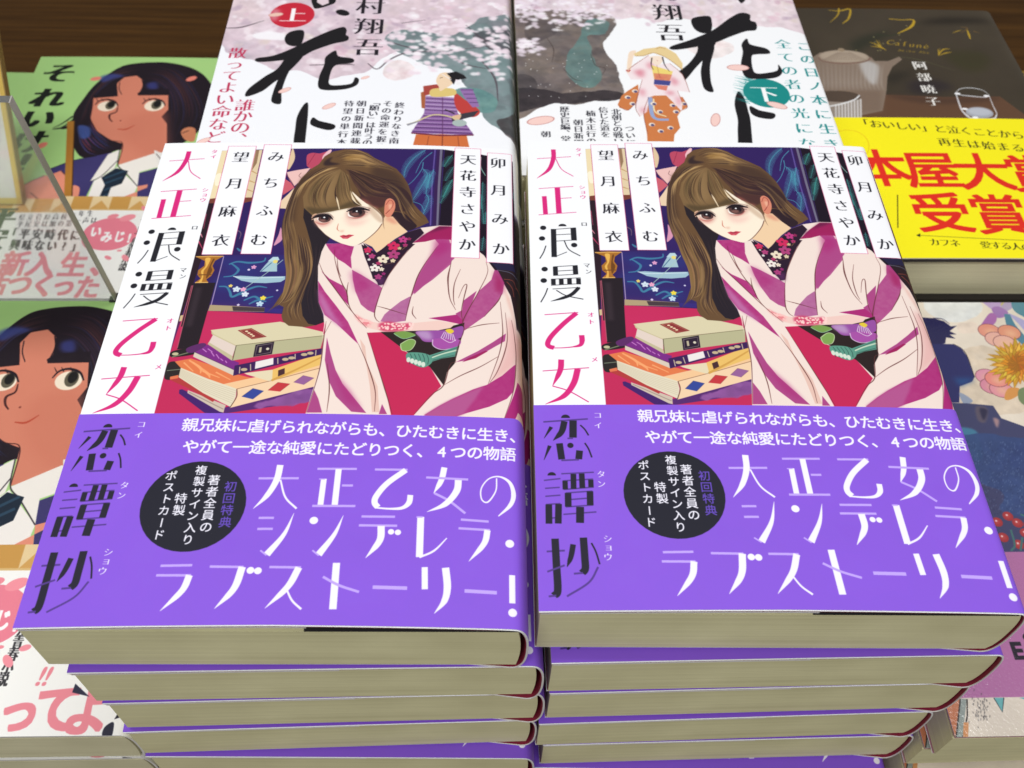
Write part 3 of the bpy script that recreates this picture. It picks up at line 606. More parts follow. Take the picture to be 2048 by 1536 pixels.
    on(f, '1210 728 1390 738'); on(f, '1213 784 1415 793'); ok(f, '1400 793 1405 880 1345 996', .15, taper=True); O.dot(f('1567 876'), .12, None, W)
    on(e, '915 1027 1116 1026'); on(e, '908 1088 1130 1091'); ok(e, '1120 1090 1105 1190 1010 1318', .16, taper=True)
    on(e, '1230 1036 1445 1041'); ok(e, '1437 1040 1430 1180 1350 1308', .17, taper=True); O.dot(e('1496 1063'), .1, None, W); O.dot(e('1544 1066'), .1, None, W)
    on(f, '105 1042 305 1045'); ok(f, '292 1045 262 1170 165 1308', .16, taper=True); O.stroke(f('264 1190 320 1258 395 1313'), [.05, .06], W)
    ok(f, '518 1014 592 1312', .165); on(f, '462 1104 580 1158 720 1200'); on(f, '795 1168 1013 1172', .085)
    ok(f, '1080 1036 1126 1178', .14); ok(f, '1212 1038 1262 1160 1272 1250 1234 1332', .17, taper=True); on(f, '1378 1184 1585 1192', .085); ok(f, '1645 1076 1703 1256', .14); O.dot(f('1724 1316'), .115, None, W)
    Hs, O.H = O.H, None
    for i, ch in enumerate('大正浪漫乙女恋譚抄'): O.char(ch, (BW + 1.35, OB_H - .5 - .72 * i), .55, (214, 206, 236), 'm', alpha=.9)
    O.H = Hs
    return J, O, OB_H
# ------------------------------------------------------------------ art of the neighbouring books
INK = (24, 22, 26)
def petal(S, p, r=.2, rot=0.5, k=(246, 208, 200)):
    S.dot(p, r, r * .45, (206, 150, 146), rot=rot); S.dot(p, r * .9, r * .38, k, rot=rot)

def dabs(S, vv, x0, x1, y0, y1, n):
    # loose blossom touches over the pink wash
    K = [(248, 240, 244), (240, 226, 234), (228, 196, 208), (206, 170, 188), (188, 166, 184), (250, 246, 250), (222, 206, 200)]
    for i in range(n):
        x, y = S.rng.uniform(x0, x1), S.rng.uniform(y0, y1)
        k = S.rng.integers(len(K)); r = S.rng.uniform(.06, .3)
        px = S.px(S.cm(vv([(x, y)])))[0].astype(int)
        if not (0 <= px[0] < S.w and 0 <= px[1] < S.h) or S.a[px[1], px[0], 1] > .95: continue
        for q in range(3): S.dot(vv([(x + S.rng.normal() * 22, y + S.rng.normal() * 13)]), r * S.rng.uniform(.5, 1), r * S.rng.uniform(.35, .7), K[k], .5, blur=.04, rot=S.rng.uniform(0, 3))

def novel_first():
    W, Hh = 12.85, 18.8
    H = homography([(374.9, 343), (1038.9, 347.4), (1018.4, -146.6), (506.6, -154.6)], [(0, 0), (W, 0), (W, Hh), (0, Hh)])
    l = V(400, 0, 3.103); S = Sheet(W + 2.9, Hh, 60, (245, 246, 250), H, 11)
    PW = [(220, 198, 208), (206, 176, 192), (236, 222, 230), (190, 168, 182), (228, 206, 204), (180, 172, 186)]
    S.wash(l('150 190 200 330 350 372 480 440 600 430 760 490 900 470 1050 440 1100 380 1240 310 1500 330 2500 300 2500 -700 300 -700'), PW, 240, .8, .4)
    dabs(S, l, -100, 2000, -500, 420, 420)
    S.fill(l('330 205 420 190 520 205 540 240 420 240 340 230'), (248, 246, 250), .9, sm=True, blur=.04)
    S.wash(l('1140 252 1230 180 1400 190 1560 215 1700 140 1820 90 2600 40 2600 700 2100 800 1940 835 1850 800 1800 770 1740 690 1730 600 1640 520 1560 430 1400 400 1280 350'), [(112, 132, 134), (84, 112, 110), (142, 150, 156), (70, 72, 78), (150, 138, 150), (92, 126, 122), (104, 96, 104)], 170, .55, .42)
    S.wash(l('1690 210 1850 160 1990 200 2100 330 1900 330 1780 290'), [(70, 62, 70), (50, 46, 52), (94, 84, 90)], 40, .35, .4, base=.4)
    S.wash(l('1830 740 1930 700 2100 560 2100 850 1960 860 1880 810'), [(62, 54, 56), (44, 40, 42), (100, 88, 88)], 40, .35, .45, base=.6)
    S.wash(l('1180 380 1260 370 1330 420 1320 470 1200 500 1130 450'), [(236, 210, 210), (244, 224, 222), (222, 184, 190)], 50, .18, .4, base=.5)
    S.wash(l('1560 560 1700 540 1840 600 1830 680 1740 690 1640 640'), [(96, 138, 136), (120, 156, 150), (84, 118, 122)], 24, .4, .4)
    for p in ('1040 390 1100 425 1180 365 1300 320 1500 312 1750 285', '1160 250 1300 290 1420 280', '1500 310 1640 390 1780 420', '1650 150 1760 240 1900 300', '160 165 260 160 400 120', '680 400 900 395 960 400', '1250 140 1400 120', '1740 360 1830 480 1850 620'):
        S.stroke(l(p), [.05, .1, .03], (82, 70, 78), .75)
    for i in range(150):
        x, y = S.rng.uniform(1150, 2000), S.rng.uniform(-80, 470)
        if S.rng.random() < .5: x, y = S.rng.uniform(1300, 1950), 180 + (x - 1150) * .2 + S.rng.normal() * 60
        for k in range(S.rng.integers(2, 5)): S.dot(l([(x + S.rng.normal() * 16, y + S.rng.normal() * 9)]), S.rng.uniform(.08, .2), S.rng.uniform(.06, .14), (240, 222, 232) if S.rng.random() < .7 else (250, 246, 250), .8, blur=.03)
    for p in ('525 230 560 192 642 186 632 262 590 282 540 270', '350 355 450 340 560 300 700 232 820 182 890 164 910 185 905 212 922 225 910 250 820 270 700 312 620 352 500 370 360 378', '555 330 645 330 560 430 450 512 380 562 284 592 300 545 400 470 480 420',
              '508 400 575 380 532 480 506 560 500 637 444 626 455 560 490 470', '840 310 860 345 946 360 946 386 860 396 822 420 802 480 804 520 860 526 940 514 962 478 986 490 970 526 900 550 780 556 734 536 740 470 770 400 780 350', '640 650 668 634 670 690 662 780 650 900 640 1100 570 1100 580 880 590 800 602 720', '700 725 740 746 832 770 830 796 780 802 688 770', '690 -10 700 30 720 50 800 30 842 5 830 -60 700 -60'):
        S.fill(l(p), INK, sm=True)
    S.fill(l('725 10 760 30 800 15 790 -40 730 -40'), (226, 206, 214)); S.dot(l('885 75'), .34, .22, INK, rot=-.5)
    S.dot(l('572 88'), 1.0, 1.0, (198, 36, 56)); S.fill(l('450 40 500 60 470 130 430 110'), (226, 200, 210), .5, blur=.1); S.text('上', l('580 90'), l('580 90'), 1.25, (250, 246, 248), style='mM'); petal(S, l('470 85'), .34, .2, (236, 196, 180))
    S.text('今村翔吾', l('1065 -80'), l('1042 290'), 1.4, (30, 26, 34), style='m', vert=True)
    for t, p0, p1 in (('散ってよい命などない', '232 322', '42 1010'), ('誰かの、ために', '278 648', '185 1080')): S.text(t, l(p0), l(p1), .86, (192, 58, 92), style='m', vert=True)
    for t, p0, p1 in (('終わりなき南北朝の', '1240 650', '1180 1010'), ('その命運を握るのは', '1165 640', '1100 1000'), ('「願い」は叶うのか', '1088 632', '1030 920'), ('朝日新聞連載の', '1002 640', '955 920'), ('待望の単行本化', '925 640', '868 930')):
        S.text(t, l(p0), l(p1), .43, (40, 38, 50), style='m', vert=True)
    for p, r in (('525 555', .3), ('800 655', .32), ('20 865', .3), ('1025 478', .2)): petal(S, l(p), r, .3 + r)
    # armoured figure looking up
    S.fill(l('1340 830 1500 828 1655 836 1672 912 1668 1100 1300 1100 1322 895'), (208, 112, 62)); S.stroke(l('1505 835 1500 1000'), [.04], (130, 60, 40)); S.stroke(l('1420 840 1400 940'), [.03], (150, 70, 44)); S.stroke(l('1600 840 1610 930'), [.03], (150, 70, 44))
    S.fill(l('1395 690 1600 695 1700 832 1308 822'), (138, 96, 158)); S.fill(l('1400 590 1585 600 1600 700 1390 696'), (152, 116, 172))
    for k in range(4): S.stroke(l([(1402 - 2 * k, 605 + 24 * k), (1588 + 3 * k, 614 + 24 * k)]), [.06], (92, 60, 110), sm=False); S.stroke(l([(1402 - 2 * k, 595 + 24 * k), (1588 + 3 * k, 604 + 24 * k)]), [.03], (206, 184, 214), sm=False)
    for k in range(5): S.stroke(l([(1388 - 18 * k, 715 + 24 * k), (1612 + 20 * k, 722 + 25 * k)]), [.06], (84, 52, 104), sm=False); S.stroke(l([(1386 - 18 * k, 706 + 24 * k), (1612 + 20 * k, 712 + 25 * k)]), [.03], (188, 160, 200), sm=False)
    S.stroke(l('1312 822 1500 836 1698 832'), [.08], (110, 40, 60), sm=False); S.stroke(l('1505 600 1505 830'), [.03], (90, 50, 96), sm=False)
    S.fill(l('1585 575 1640 610 1735 680 1700 720 1620 700 1580 640'), (190, 64, 60), sm=True); S.fill(l('1610 545 1690 545 1735 655 1690 660 1640 600'), (150, 112, 170)); S.fill(l('1370 570 1400 560 1395 670 1375 665'), (170, 96, 60))
    for k in range(4): S.stroke(l([(1618 + 18 * k, 552 + 26 * k), (1698 + 10 * k, 552 + 26 * k)]), [.05], (90, 60, 108), sm=False)
    S.fill(l('1385 530 1470 518 1500 550 1480 570 1390 590'), (168, 70, 62)); S.fill(l('1440 548 1570 545 1580 585 1440 595'), (222, 196, 120), sm=True)
    S.fill(l('1620 700 1730 680 1700 715 1570 750 1560 730'), (60, 56, 66)); S.fill(l('1560 720 1620 705 1600 745'), (226, 186, 150), sm=True)
    S.stroke(l('1285 770 1340 752 1450 708 1560 722 1640 760'), [.1, .08, .08, .06], (210, 196, 150)); S.dot(l('1610 758'), .3, .22, (170, 186, 182)); S.stroke(l('1285 772 1360 748'), [.12, .06], (150, 150, 160)); S.stroke(l('1520 675 1580 700'), [.08], (60, 46, 60))
    S.fill(l('1465 495 1490 452 1545 448 1580 490 1560 520 1520 545 1490 560 1480 530'), (240, 212, 180), sm=True); S.stroke(l('1488 480 1505 476'), [.03], (60, 40, 40)); S.fill(l('1530 450 1590 438 1640 462 1655 480 1600 490 1560 480'), (28, 26, 30)); S.fill(l('1545 480 1590 480 1575 520'), (30, 26, 30)); S.stroke(l('1500 455 1560 490'), [.04], (240, 236, 236)); S.dot(l('1603 512'), .1, .12, (240, 238, 240))
    return S

def novel_second():
    W, Hh = 13.0, 18.8
    H = homography([(1044, 347.5), (1699.6, 351.8), (1530.5, -138.5), (1022.4, -146.5)], [(0, 0), (W, 0), (W, Hh), (0, Hh)])
    r = V(1030, 0, 3.103); S = Sheet(W + 2.9, Hh, 60, (247, 248, 250), H, 12)
    PW = [(228, 210, 216), (214, 188, 198), (238, 226, 232), (202, 178, 188), (232, 214, 210), (214, 204, 214)]
    S.wash(r('-40 120 300 110 620 120 760 108 900 140 1000 112 1150 140 1300 172 1500 152 1700 172 1950 250 2700 500 2700 -900 -40 -900'), PW, 260, .8, .4)
    dabs(S, r, -40, 1950, -600, 130, 420)
    S.wash(r('1060 262 1200 240 1340 262 1362 300 1300 345 1200 360 1090 320'), [(240, 218, 214), (226, 190, 190), (246, 230, 226)], 50, .18, .4, base=.5)
    S.wash(r('-40 100 200 60 500 70 620 112 602 180 540 262 572 330 620 400 652 500 668 572 640 612 500 622 380 642 250 632 150 662 -40 700'), [(112, 100, 96), (82, 76, 80), (142, 124, 112), (62, 56, 62), (122, 108, 106), (96, 92, 92), (132, 116, 100)], 200, .5, .45)
    S.wash(r('450 120 600 128 560 200 480 212 442 222 470 300 542 470 480 540 380 520 312 430 330 330 400 230'), [(92, 142, 140), (110, 150, 144), (84, 124, 122), (120, 124, 112)], 60, .35, .3, base=.55)
    S.wash(r('-40 560 120 540 330 570 560 560 665 580 640 612 500 622 380 642 250 632 150 662 -40 700'), [(54, 48, 52), (36, 34, 38), (88, 80, 80)], 50, .3, .45)
    S.wash(r('80 130 220 120 260 190 160 240 70 220'), [(64, 58, 62), (84, 76, 78)], 14, .3, .3, base=.4); S.wash(r('-40 470 60 450 130 500 100 560 -40 570'), [(56, 52, 56), (76, 70, 72)], 14, .3, .3, base=.5)
    for p in ('470 330 500 400 560 420 540 460', '300 420 360 480 420 500', '200 230 240 300 230 380'): S.stroke(r(p), [.03, .05, .02], (66, 54, 50), .6)
    for i in range(120):
        x, y = S.rng.uniform(-20, 620), S.rng.normal() * 40 + 70
        if S.rng.random() < .18: x, y = S.rng.uniform(20, 160), S.rng.normal() * 22 + 280
        for k in range(3): S.dot(r([(x + S.rng.normal() * 14, y + S.rng.normal() * 8)]), S.rng.uniform(.07, .18), S.rng.uniform(.05, .12), (236, 222, 234) if S.rng.random() < .7 else (250, 246, 250), .75, blur=.03)
    for i in range(40): S.dot(r([(S.rng.uniform(60, 640), S.rng.uniform(300, 620))]), .025, None, (240, 240, 240), .8)
    for p in ('1100 112 1200 95 1222 130 1216 190 1162 202 1110 170', '968 285 1100 240 1230 182 1330 110 1400 75 1458 85 1462 120 1497 136 1496 180 1430 190 1330 226 1240 262 1100 292 985 306', '1148 250 1247 250 1200 330 1120 420 1060 490 1000 527 994 465 1080 390 1130 320',
              '1158 290 1237 280 1212 400 1216 500 1232 566 1175 546 1154 450 1164 370', '1440 234 1462 270 1560 295 1582 326 1500 332 1470 346 1476 420 1500 450 1570 446 1630 430 1636 395 1661 440 1620 476 1500 486 1430 470 1404 400 1415 320 1408 270', '1385 564 1422 600 1447 680 1466 780 1480 1100 1400 1100 1384 830 1384 740 1364 640', '1460 654 1520 680 1612 700 1600 732 1520 726 1468 700', '1380 -20 1430 -10 1410 14 1396 8'):
        S.fill(r(p), INK, sm=True)
    S.dot(r('1562 572'), 1.0, 1.0, (22, 138, 134))
    for i in range(60):
        y = S.rng.uniform(490, 640); S.stroke(r([(1470 + S.rng.normal() * 20, y), (1350 + S.rng.uniform(0, 90), y - 20 + S.rng.normal() * 6)]), [.05, .01], (34, 142, 138), .6, sm=False)
    S.text('下', r('1555 580'), r('1555 580'), 1.25, (250, 250, 250), style='mM')
    S.text('今村翔吾', r('905 -160'), r('968 200'), 1.45, (30, 28, 34), style='m', vert=True)
    S.text('この日ノ本に生きる', r('1796 280'), r('1992 985'), .74, (36, 140, 140), style='m', vert=True); S.text('全ての者の光になれ', r('1664 268'), r('1842 985'), .78, (36, 140, 140), style='m', vert=True)
    for t, p0, p1 in (('ついに', '712 795', '722 880'), ('北朝との戦いへ', '628 690', '648 910'), ('信じた道を', '548 678', '562 830'), ('楠木正行の', '470 700', '474 870'), ('朝日新聞', '392 755', '398 880'), ('歴史巨編、堂々', '308 672', '318 895'), ('朝', '192 826', '192 826')):
        S.text(t, r(p0), r(p1), .43, (44, 44, 52), style='m', vert=True)
    for p, a, q in (('1385 415', .5, .0), ('1628 648', .45, -.4), ('1245 740', .45, 1.3), ('160 740', .6, .25)): petal(S, r(p), a, q)
    # woman under a straw hat
    OR = (206, 124, 72)
    S.fill(r('638 645 662 590 700 560 765 520 770 620 705 682 650 665'), OR); S.fill(r('830 590 960 588 1042 600 1072 660 1030 685 1008 720 1026 790 990 832 975 1000 830 1000 820 830 798 700'), OR)
    RB = (244, 228, 230)
    S.fill(r('688 440 735 400 830 338 880 400 960 388 1040 460 1088 570 1010 560 1040 640 1036 690 990 640 940 590 880 585 835 600 820 690 775 722 750 650 790 490 720 490'), RB)
    for p in ('740 440 800 430 790 480', '770 560 800 550 800 600', '780 680 810 660 805 700', '960 470 1010 500 990 530', '1000 590 1030 620 1020 660', '820 400 850 380 850 430', '940 560 990 570 960 590'): S.fill(r(p), (212, 110, 130), .7, sm=True, blur=.12)
    S.fill(r('845 400 980 440 960 500 865 492'), (238, 214, 120)); S.fill(r('860 450 975 460 960 500 866 492'), (206, 86, 92), .8, grain=.5); S.fill(r('865 490 968 500 960 528 862 520'), (70, 72, 140)); S.fill(r('862 522 950 530 940 560 890 550'), (222, 130, 110))
    S.stroke(r('838 600 850 700 880 735 955 740'), [.2, .16, .14], (150, 166, 206)); S.stroke(r('860 610 870 690 940 720'), [.06], (240, 226, 180))
    S.fill(r('840 350 900 345 920 370 890 402 850 385'), (246, 226, 206), sm=True); S.stroke(r('850 355 846 400 860 430'), [.05, .02], (40, 30, 36)); S.stroke(r('915 350 930 400 960 440'), [.06, .02], (40, 30, 36)); S.stroke(r('880 372 888 374'), [.02], (180, 60, 60))
    S.fill(r('695 440 700 360 712 318 752 312 735 350 725 400 712 445'), (244, 220, 196), sm=True); S.stroke(r('690 430 705 440 715 430'), [.06], (190, 60, 60))
    S.fill(r('738 330 800 300 870 292 900 284 935 290 1000 330 1040 390 1040 432 985 385 930 350 860 325 800 345 745 346'), (232, 206, 150)); S.stroke(r('745 344 800 342 860 325 930 350 985 386 1040 430'), [.03], (170, 130, 84)); S.stroke(r('875 300 900 292 935 300'), [.03], (176, 136, 84))
    for x, y in ((745, 562), (700, 600), (730, 640), (850, 770), (900, 690), (980, 650), (1000, 690), (965, 790), (860, 640), (1050, 640), (905, 810)):
        S.dot(r([(x, y)]), .13, .12, (240, 226, 210)); S.dot(r([(x + 4, y + 3)]), .08, None, (90, 80, 120))
    for p in ('640 650 700 680 760 620', '830 600 800 700 825 830', '1040 600 1070 660 1030 685', '790 490 750 650 775 720', '880 400 900 480', '960 390 1040 460 1085 570', '690 440 740 400 830 340', '1010 560 1040 640'): S.stroke(r(p), [.015, .03, .015], (140, 70, 60), .9)
    return S

def school_novel():
    W, Hh = 12.8, 18.8
    tgt = [(0, 0), (W, 0), (W, Hh), (0, Hh)]
    HU = homography([(-133, 594.9), (423.5, 596.1), (527, 119.1), (81.8, 114.3)], tgt); HL = homography([(-556.7, 1481.0), (267.4, 1469.6), (447.9, 596.5), (-153.5, 595.3)], tgt)
    g, h, k, i = V(0, 0, 3.84), V(0, 300, 4.8), V(0, 1090, 3.938), V(0, 590, 2.953)
    S = Sheet(W + 2.7, Hh, 64, (164, 206, 128), HU, 21)
    S.a *= 1 + (fnoise(S.h, S.w, 200, S.rng, 3)[..., None] - .5) * .05
    for t, p, z in (('そ', '452 568', 1.95), ('れ', '372 758', 1.95), ('い', '292 918', 1.9), ('け', '222 1085', 1.9), ('!', '190 1230', 1.9)): S.text(t, g(p), g(p), z, (20, 26, 20), style='mM', off=.022, shear=.12)
    HA = (28, 18, 28)
    S.fill(g('1180 486 1050 494 940 516 830 578 720 668 640 768 570 870 540 960 400 1000 540 1000 545 1080 590 1180 650 1222 780 1215 920 1160 1100 1180 1270 1150 1400 1110 1530 1010 1640 860 1680 760 1640 680 1560 580 1450 522 1300 490'), HA, sm=True)
    for p in ('560 900 470 960 405 990', '570 920 500 970 440 1000', '560 960 520 990 470 1000'): S.stroke(g(p), [.12, .04], (30, 44, 30))
    SK = (208, 127, 103)
    S.fill(g('718 748 900 735 1060 738 1292 735 1292 850 1240 905 1282 960 1280 1180 1180 1210 905 1275 942 1112 850 1085 745 1015 695 920 712 830'), SK); S.fill(g('905 745 898 650 955 602 1050 590 1100 625 1090 700 1062 742'), SK); S.fill(g('1000 900 1250 860 1282 960 1280 1170 1100 1190 960 1060'), (198, 114, 92), .5, sm=True, blur=.3)
    S.strands(g('1080 500 880 560 700 730 610 950 560 1080'), g('1060 590 900 620 800 680 710 760 690 900'), 60, [(50, 44, 86), (70, 38, 44), (34, 36, 44), (26, 18, 30), (80, 46, 46)], .07, .7); S.strands(g('1150 500 1350 540 1500 700 1560 900 1400 1090'), g('1100 620 1200 640 1300 740 1320 900 1290 1100'), 60, [(46, 42, 78), (64, 34, 40), (28, 24, 34), (24, 16, 26), (80, 46, 50)], .07, .65); S.strands(g('600 960 600 1080 660 1180 780 1210'), g('690 930 740 1010 850 1090 930 1150'), 40, [(60, 66, 140), (160, 70, 90), (36, 46, 70), (40, 24, 34)], .06, .75)
    S.fill(g('770 600 860 575 950 590 880 610 790 640'), (58, 70, 140), .8, sm=True, blur=.08); S.fill(g('600 975 685 985 690 1055 620 1070'), (62, 84, 150), .9, sm=True, blur=.05); S.fill(g('1130 650 1200 640 1210 690 1140 690'), (58, 66, 140), .7, sm=True, blur=.1)
    S.fill(g('710 740 900 720 905 748 720 762'), HA); S.fill(g('1055 725 1100 700 1300 690 1300 740 1062 742'), HA)
    S.stroke(g('920 640 915 690 935 735'), [.05, .04], HA); S.stroke(g('1092 620 1098 670 1070 725'), [.06, .05], HA)
    for wx, wy, rx, ry, ix in ((822, 824, 2.05, 1.05, 848), (1185, 820, 2.15, 1.15, 1202)):
        S.dot(g([(wx, wy)]), rx * .25, ry * .42, (238, 222, 200)); S.dot(g([(ix, wy - 8)]), rx * .13, ry * .36, (92, 86, 70)); S.dot(g([(ix + 6, wy - 14)]), rx * .09, ry * .26, (22, 20, 20)); S.stroke(g([(wx - 92, wy - 12), (wx - 55, wy - 42), (wx, wy - 52), (wx + 60, wy - 36), (wx + 85, wy)]), [.05, .1, .12, .06], HA)
        for t in (-70, -30, 20): S.stroke(g([(wx + t, wy - 40), (wx + t - 14, wy - 60)]), [.05, .02], HA)
    S.stroke(g('905 832 892 868 845 888 842 920 862 944'), [.05, .12, .06], (70, 34, 34)); S.stroke(g('902 1000 965 1002 1035 970'), [.05, .1, .04], (180, 70, 50)); S.dot(g('925 935'), .05, None, (130, 60, 50))
    S.stroke(g('718 748 700 840 695 920 745 1015 850 1085 942 1112 905 1275'), [.04], (60, 28, 30))
    NV = (58, 52, 104)
    S.fill(g('388 1302 560 1240 740 1205 860 1180 720 1400 650 1540 380 1540'), NV); S.fill(g('1060 1340 1240 1290 1500 1250 1720 1300 1720 1600 1050 1600'), NV); S.stroke(g('390 1302 560 1242 740 1206'), [.05], (24, 24, 40))
    S.fill(g('690 1405 830 1195 922 1158 905 1240 880 1300 780 1360'), (232, 226, 218)); S.fill(g('905 1278 1180 1188 1225 1210 1220 1290 1070 1330 1055 1440 960 1330'), (234, 228, 220)); S.fill(g('660 1560 720 1400 900 1290 1055 1440 1000 1560'), (236, 230, 224))
    for p in ('920 1160 905 1275 960 1330 1055 1440', '905 1240 780 1360 690 1405'): S.stroke(g(p), [.05], (60, 50, 60))
    S.fill(g('890 1300 985 1322 935 1420 852 1450 812 1560 745 1560 805 1430 778 1372'), (22, 36, 52))
    for q in ('800 1380 960 1320', '800 1420 940 1370', '800 1470 850 1450', '780 1520 830 1500'): S.stroke(g(q), [.12], (44, 74, 96), .8, sm=False)
    S.fill(g('190 1410 260 1370 345 1335 400 1345 470 1318 520 1370 545 1420 548 1560 200 1560'), (224, 140, 116)); S.fill(g('556 1440 600 1440 612 1470 590 1540 552 1540'), (224, 140, 116), sm=True)
    for q in ('190 1408 260 1372 345 1340', '470 1320 525 1380 545 1440', '240 1470 300 1520'): S.stroke(g(q), [.06], (90, 50, 50))
    S.fill(g('516 938 572 938 552 1560 490 1560'), (172, 116, 44)); S.stroke(g('572 940 552 1540'), [.06], (70, 44, 20), sm=False)
    S.fill(g('1055 1440 1135 1425 1130 1450 900 1540 900 1600 1050 1600'), (222, 140, 116)); S.fill(g('1185 1165 1240 1180 1290 1140 1300 1260 1240 1290 1205 1240'), (226, 222, 216), sm=True); S.stroke(g('1200 1190 1250 1250'), [.05], (90, 80, 80)); S.fill(g('1390 1020 1440 985 1500 1000 1490 1090 1420 1080'), (196, 124, 90), sm=True); S.stroke(g('1400 1030 1450 1010'), [.05], HA)
    for p, a, q in (('735 612', .3, .3), ('1470 612', .32, .6), ('318 1125', .34, .8)): S.dot(g(p), a, a * .6, (226, 128, 112), rot=q)
    # white wrap-around band
    top = float(S.cm(h('700 460'))[0, 1])
    O = Sheet(W + 2.7, top, 64, (243, 242, 238), HU, 22)
    for n in range(16):
        x0 = n * W / 13.3; Hs, O.H = O.H, None
        O.fill([(x0, top), (x0 + W / 13.3, top), (x0 + W / 13.3, top - .95), (x0, top - .95)], (198, 148, 74) if n % 2 else (226, 200, 152))
        if n % 2 == 0: O.fill([(x0, top - .95), (x0 + W / 26.6, top - .3), (x0 + W / 13.3, top - .95)], (206, 158, 88))
        O.fill([(x0, top - 1.02), (x0 + W / 13.3, top - 1.02), (x0 + W / 13.3, top - .93), (x0, top - .93)], (214, 180, 120)); O.H = Hs
    BT, PK = (52, 50, 54), (232, 136, 148)
    O.text('県立菅原高校一年生', h('222 636'), h('868 626'), .5, BT, style='m', shear=-.06, sx=.62); O.text('平尾安以加の第一声は', h('205 702'), h('905 692'), .5, BT, style='m', shear=-.06, sx=.62)
    O.text('「平安時代に', h('125 790'), h('735 810'), .82, BT, style='m', off=.02, shear=-.06, sx=.62); O.text('興味ない?」', h('155 898'), h('745 915'), .82, BT, style='m', off=.02, shear=-.06, sx=.62)
    for t, p, z in (('新', '150 1080', 1.75), ('入', '408 1085', 1.75), ('生', '715 1092', 1.75), ('、', '1015 1090', 1.7), ('い', '-120 1080', 1.7), ('活', '-30 1268', 1.6), ('つ', '200 1282', 1.6), ('く', '432 1288', 1.6), ('っ', '628 1290', 1.55), ('た', '852 1308', 1.6)): O.text(t, h(p), h(p), z, PK, off=.03, sx=.76)
    O.dot(h('1058 822'), 1.32, 1.15, (232, 128, 146)); O.fill(h('850 880 900 950 960 945 920 900'), (232, 128, 146), sm=True)
    for t, p in (('い', '925 800'), ('み', '1028 850'), ('じ', '1150 848'), ('!', '1245 860')): O.text(t, h(p), h(p), .85, (250, 246, 246), off=.03, sx=.66)
    for p, a, q in (('1090 652', .28, .3), ('1040 1050', .2, -.6), ('1150 982', .12, .1), ('1385 575', .2, -1)): O.dot(h(p), a, a * .55, (236, 140, 152), rot=q)
    O.text('ハートフル青春小説', h('1395 665'), h('1182 1142'), .54, BT, style='m', off=.02, vert=True, sx=.7)
    for t, p, z in (('平', '30 640', 1.7), ('安', '-60 840', 1.7)): O.text(t, h(p), h(p), z, (40, 48, 44), style='mM', off=.02, sx=.8)
    O.H = HL
    for t, p, z in (('っ', '188 1310', 1.6), ('て', '478 1290', 1.75), ('よ', '722 1308', 1.75)): O.text(t, k(p), k(p), z, PK, off=.032, sx=.86)
    O.text('!!', k('362 1030'), k('412 1030'), .9, PK, off=.02, shear=.25)
    O.fill(k('600 1160 625 1090 735 1192'), (40, 40, 62)); O.fill(k('930 1370 960 1320 990 1350'), (36, 34, 44)); O.fill(k('838 1500 850 1440 895 1400 925 1395 925 1440 905 1505'), (36, 36, 54), sm=True)
    for p, a, q in (('95 915', .26, -.9), ('230 810', .2, .3), ('165 310', .4, .4)): O.dot(k(p), a, a * .55, (240, 146, 158), rot=q)
    for Q in (S, O):
        Hs, Q.H = Q.H, None
        for n, ch in enumerate('それいけ平安部'): Q.char(ch, (W + 1.25, (Hh if Q is S else top) - 3.0 - 1.3 * n), 1.1, (246, 248, 244) if Q is S else (60, 60, 60), '', off=.01)
        Q.H = Hs
    Hs, S.H = S.H, None
    S.dot([(W + .6, Hh - 1.3)], .42, .42, (206, 96, 90)); S.H = Hs
    return S, O, top

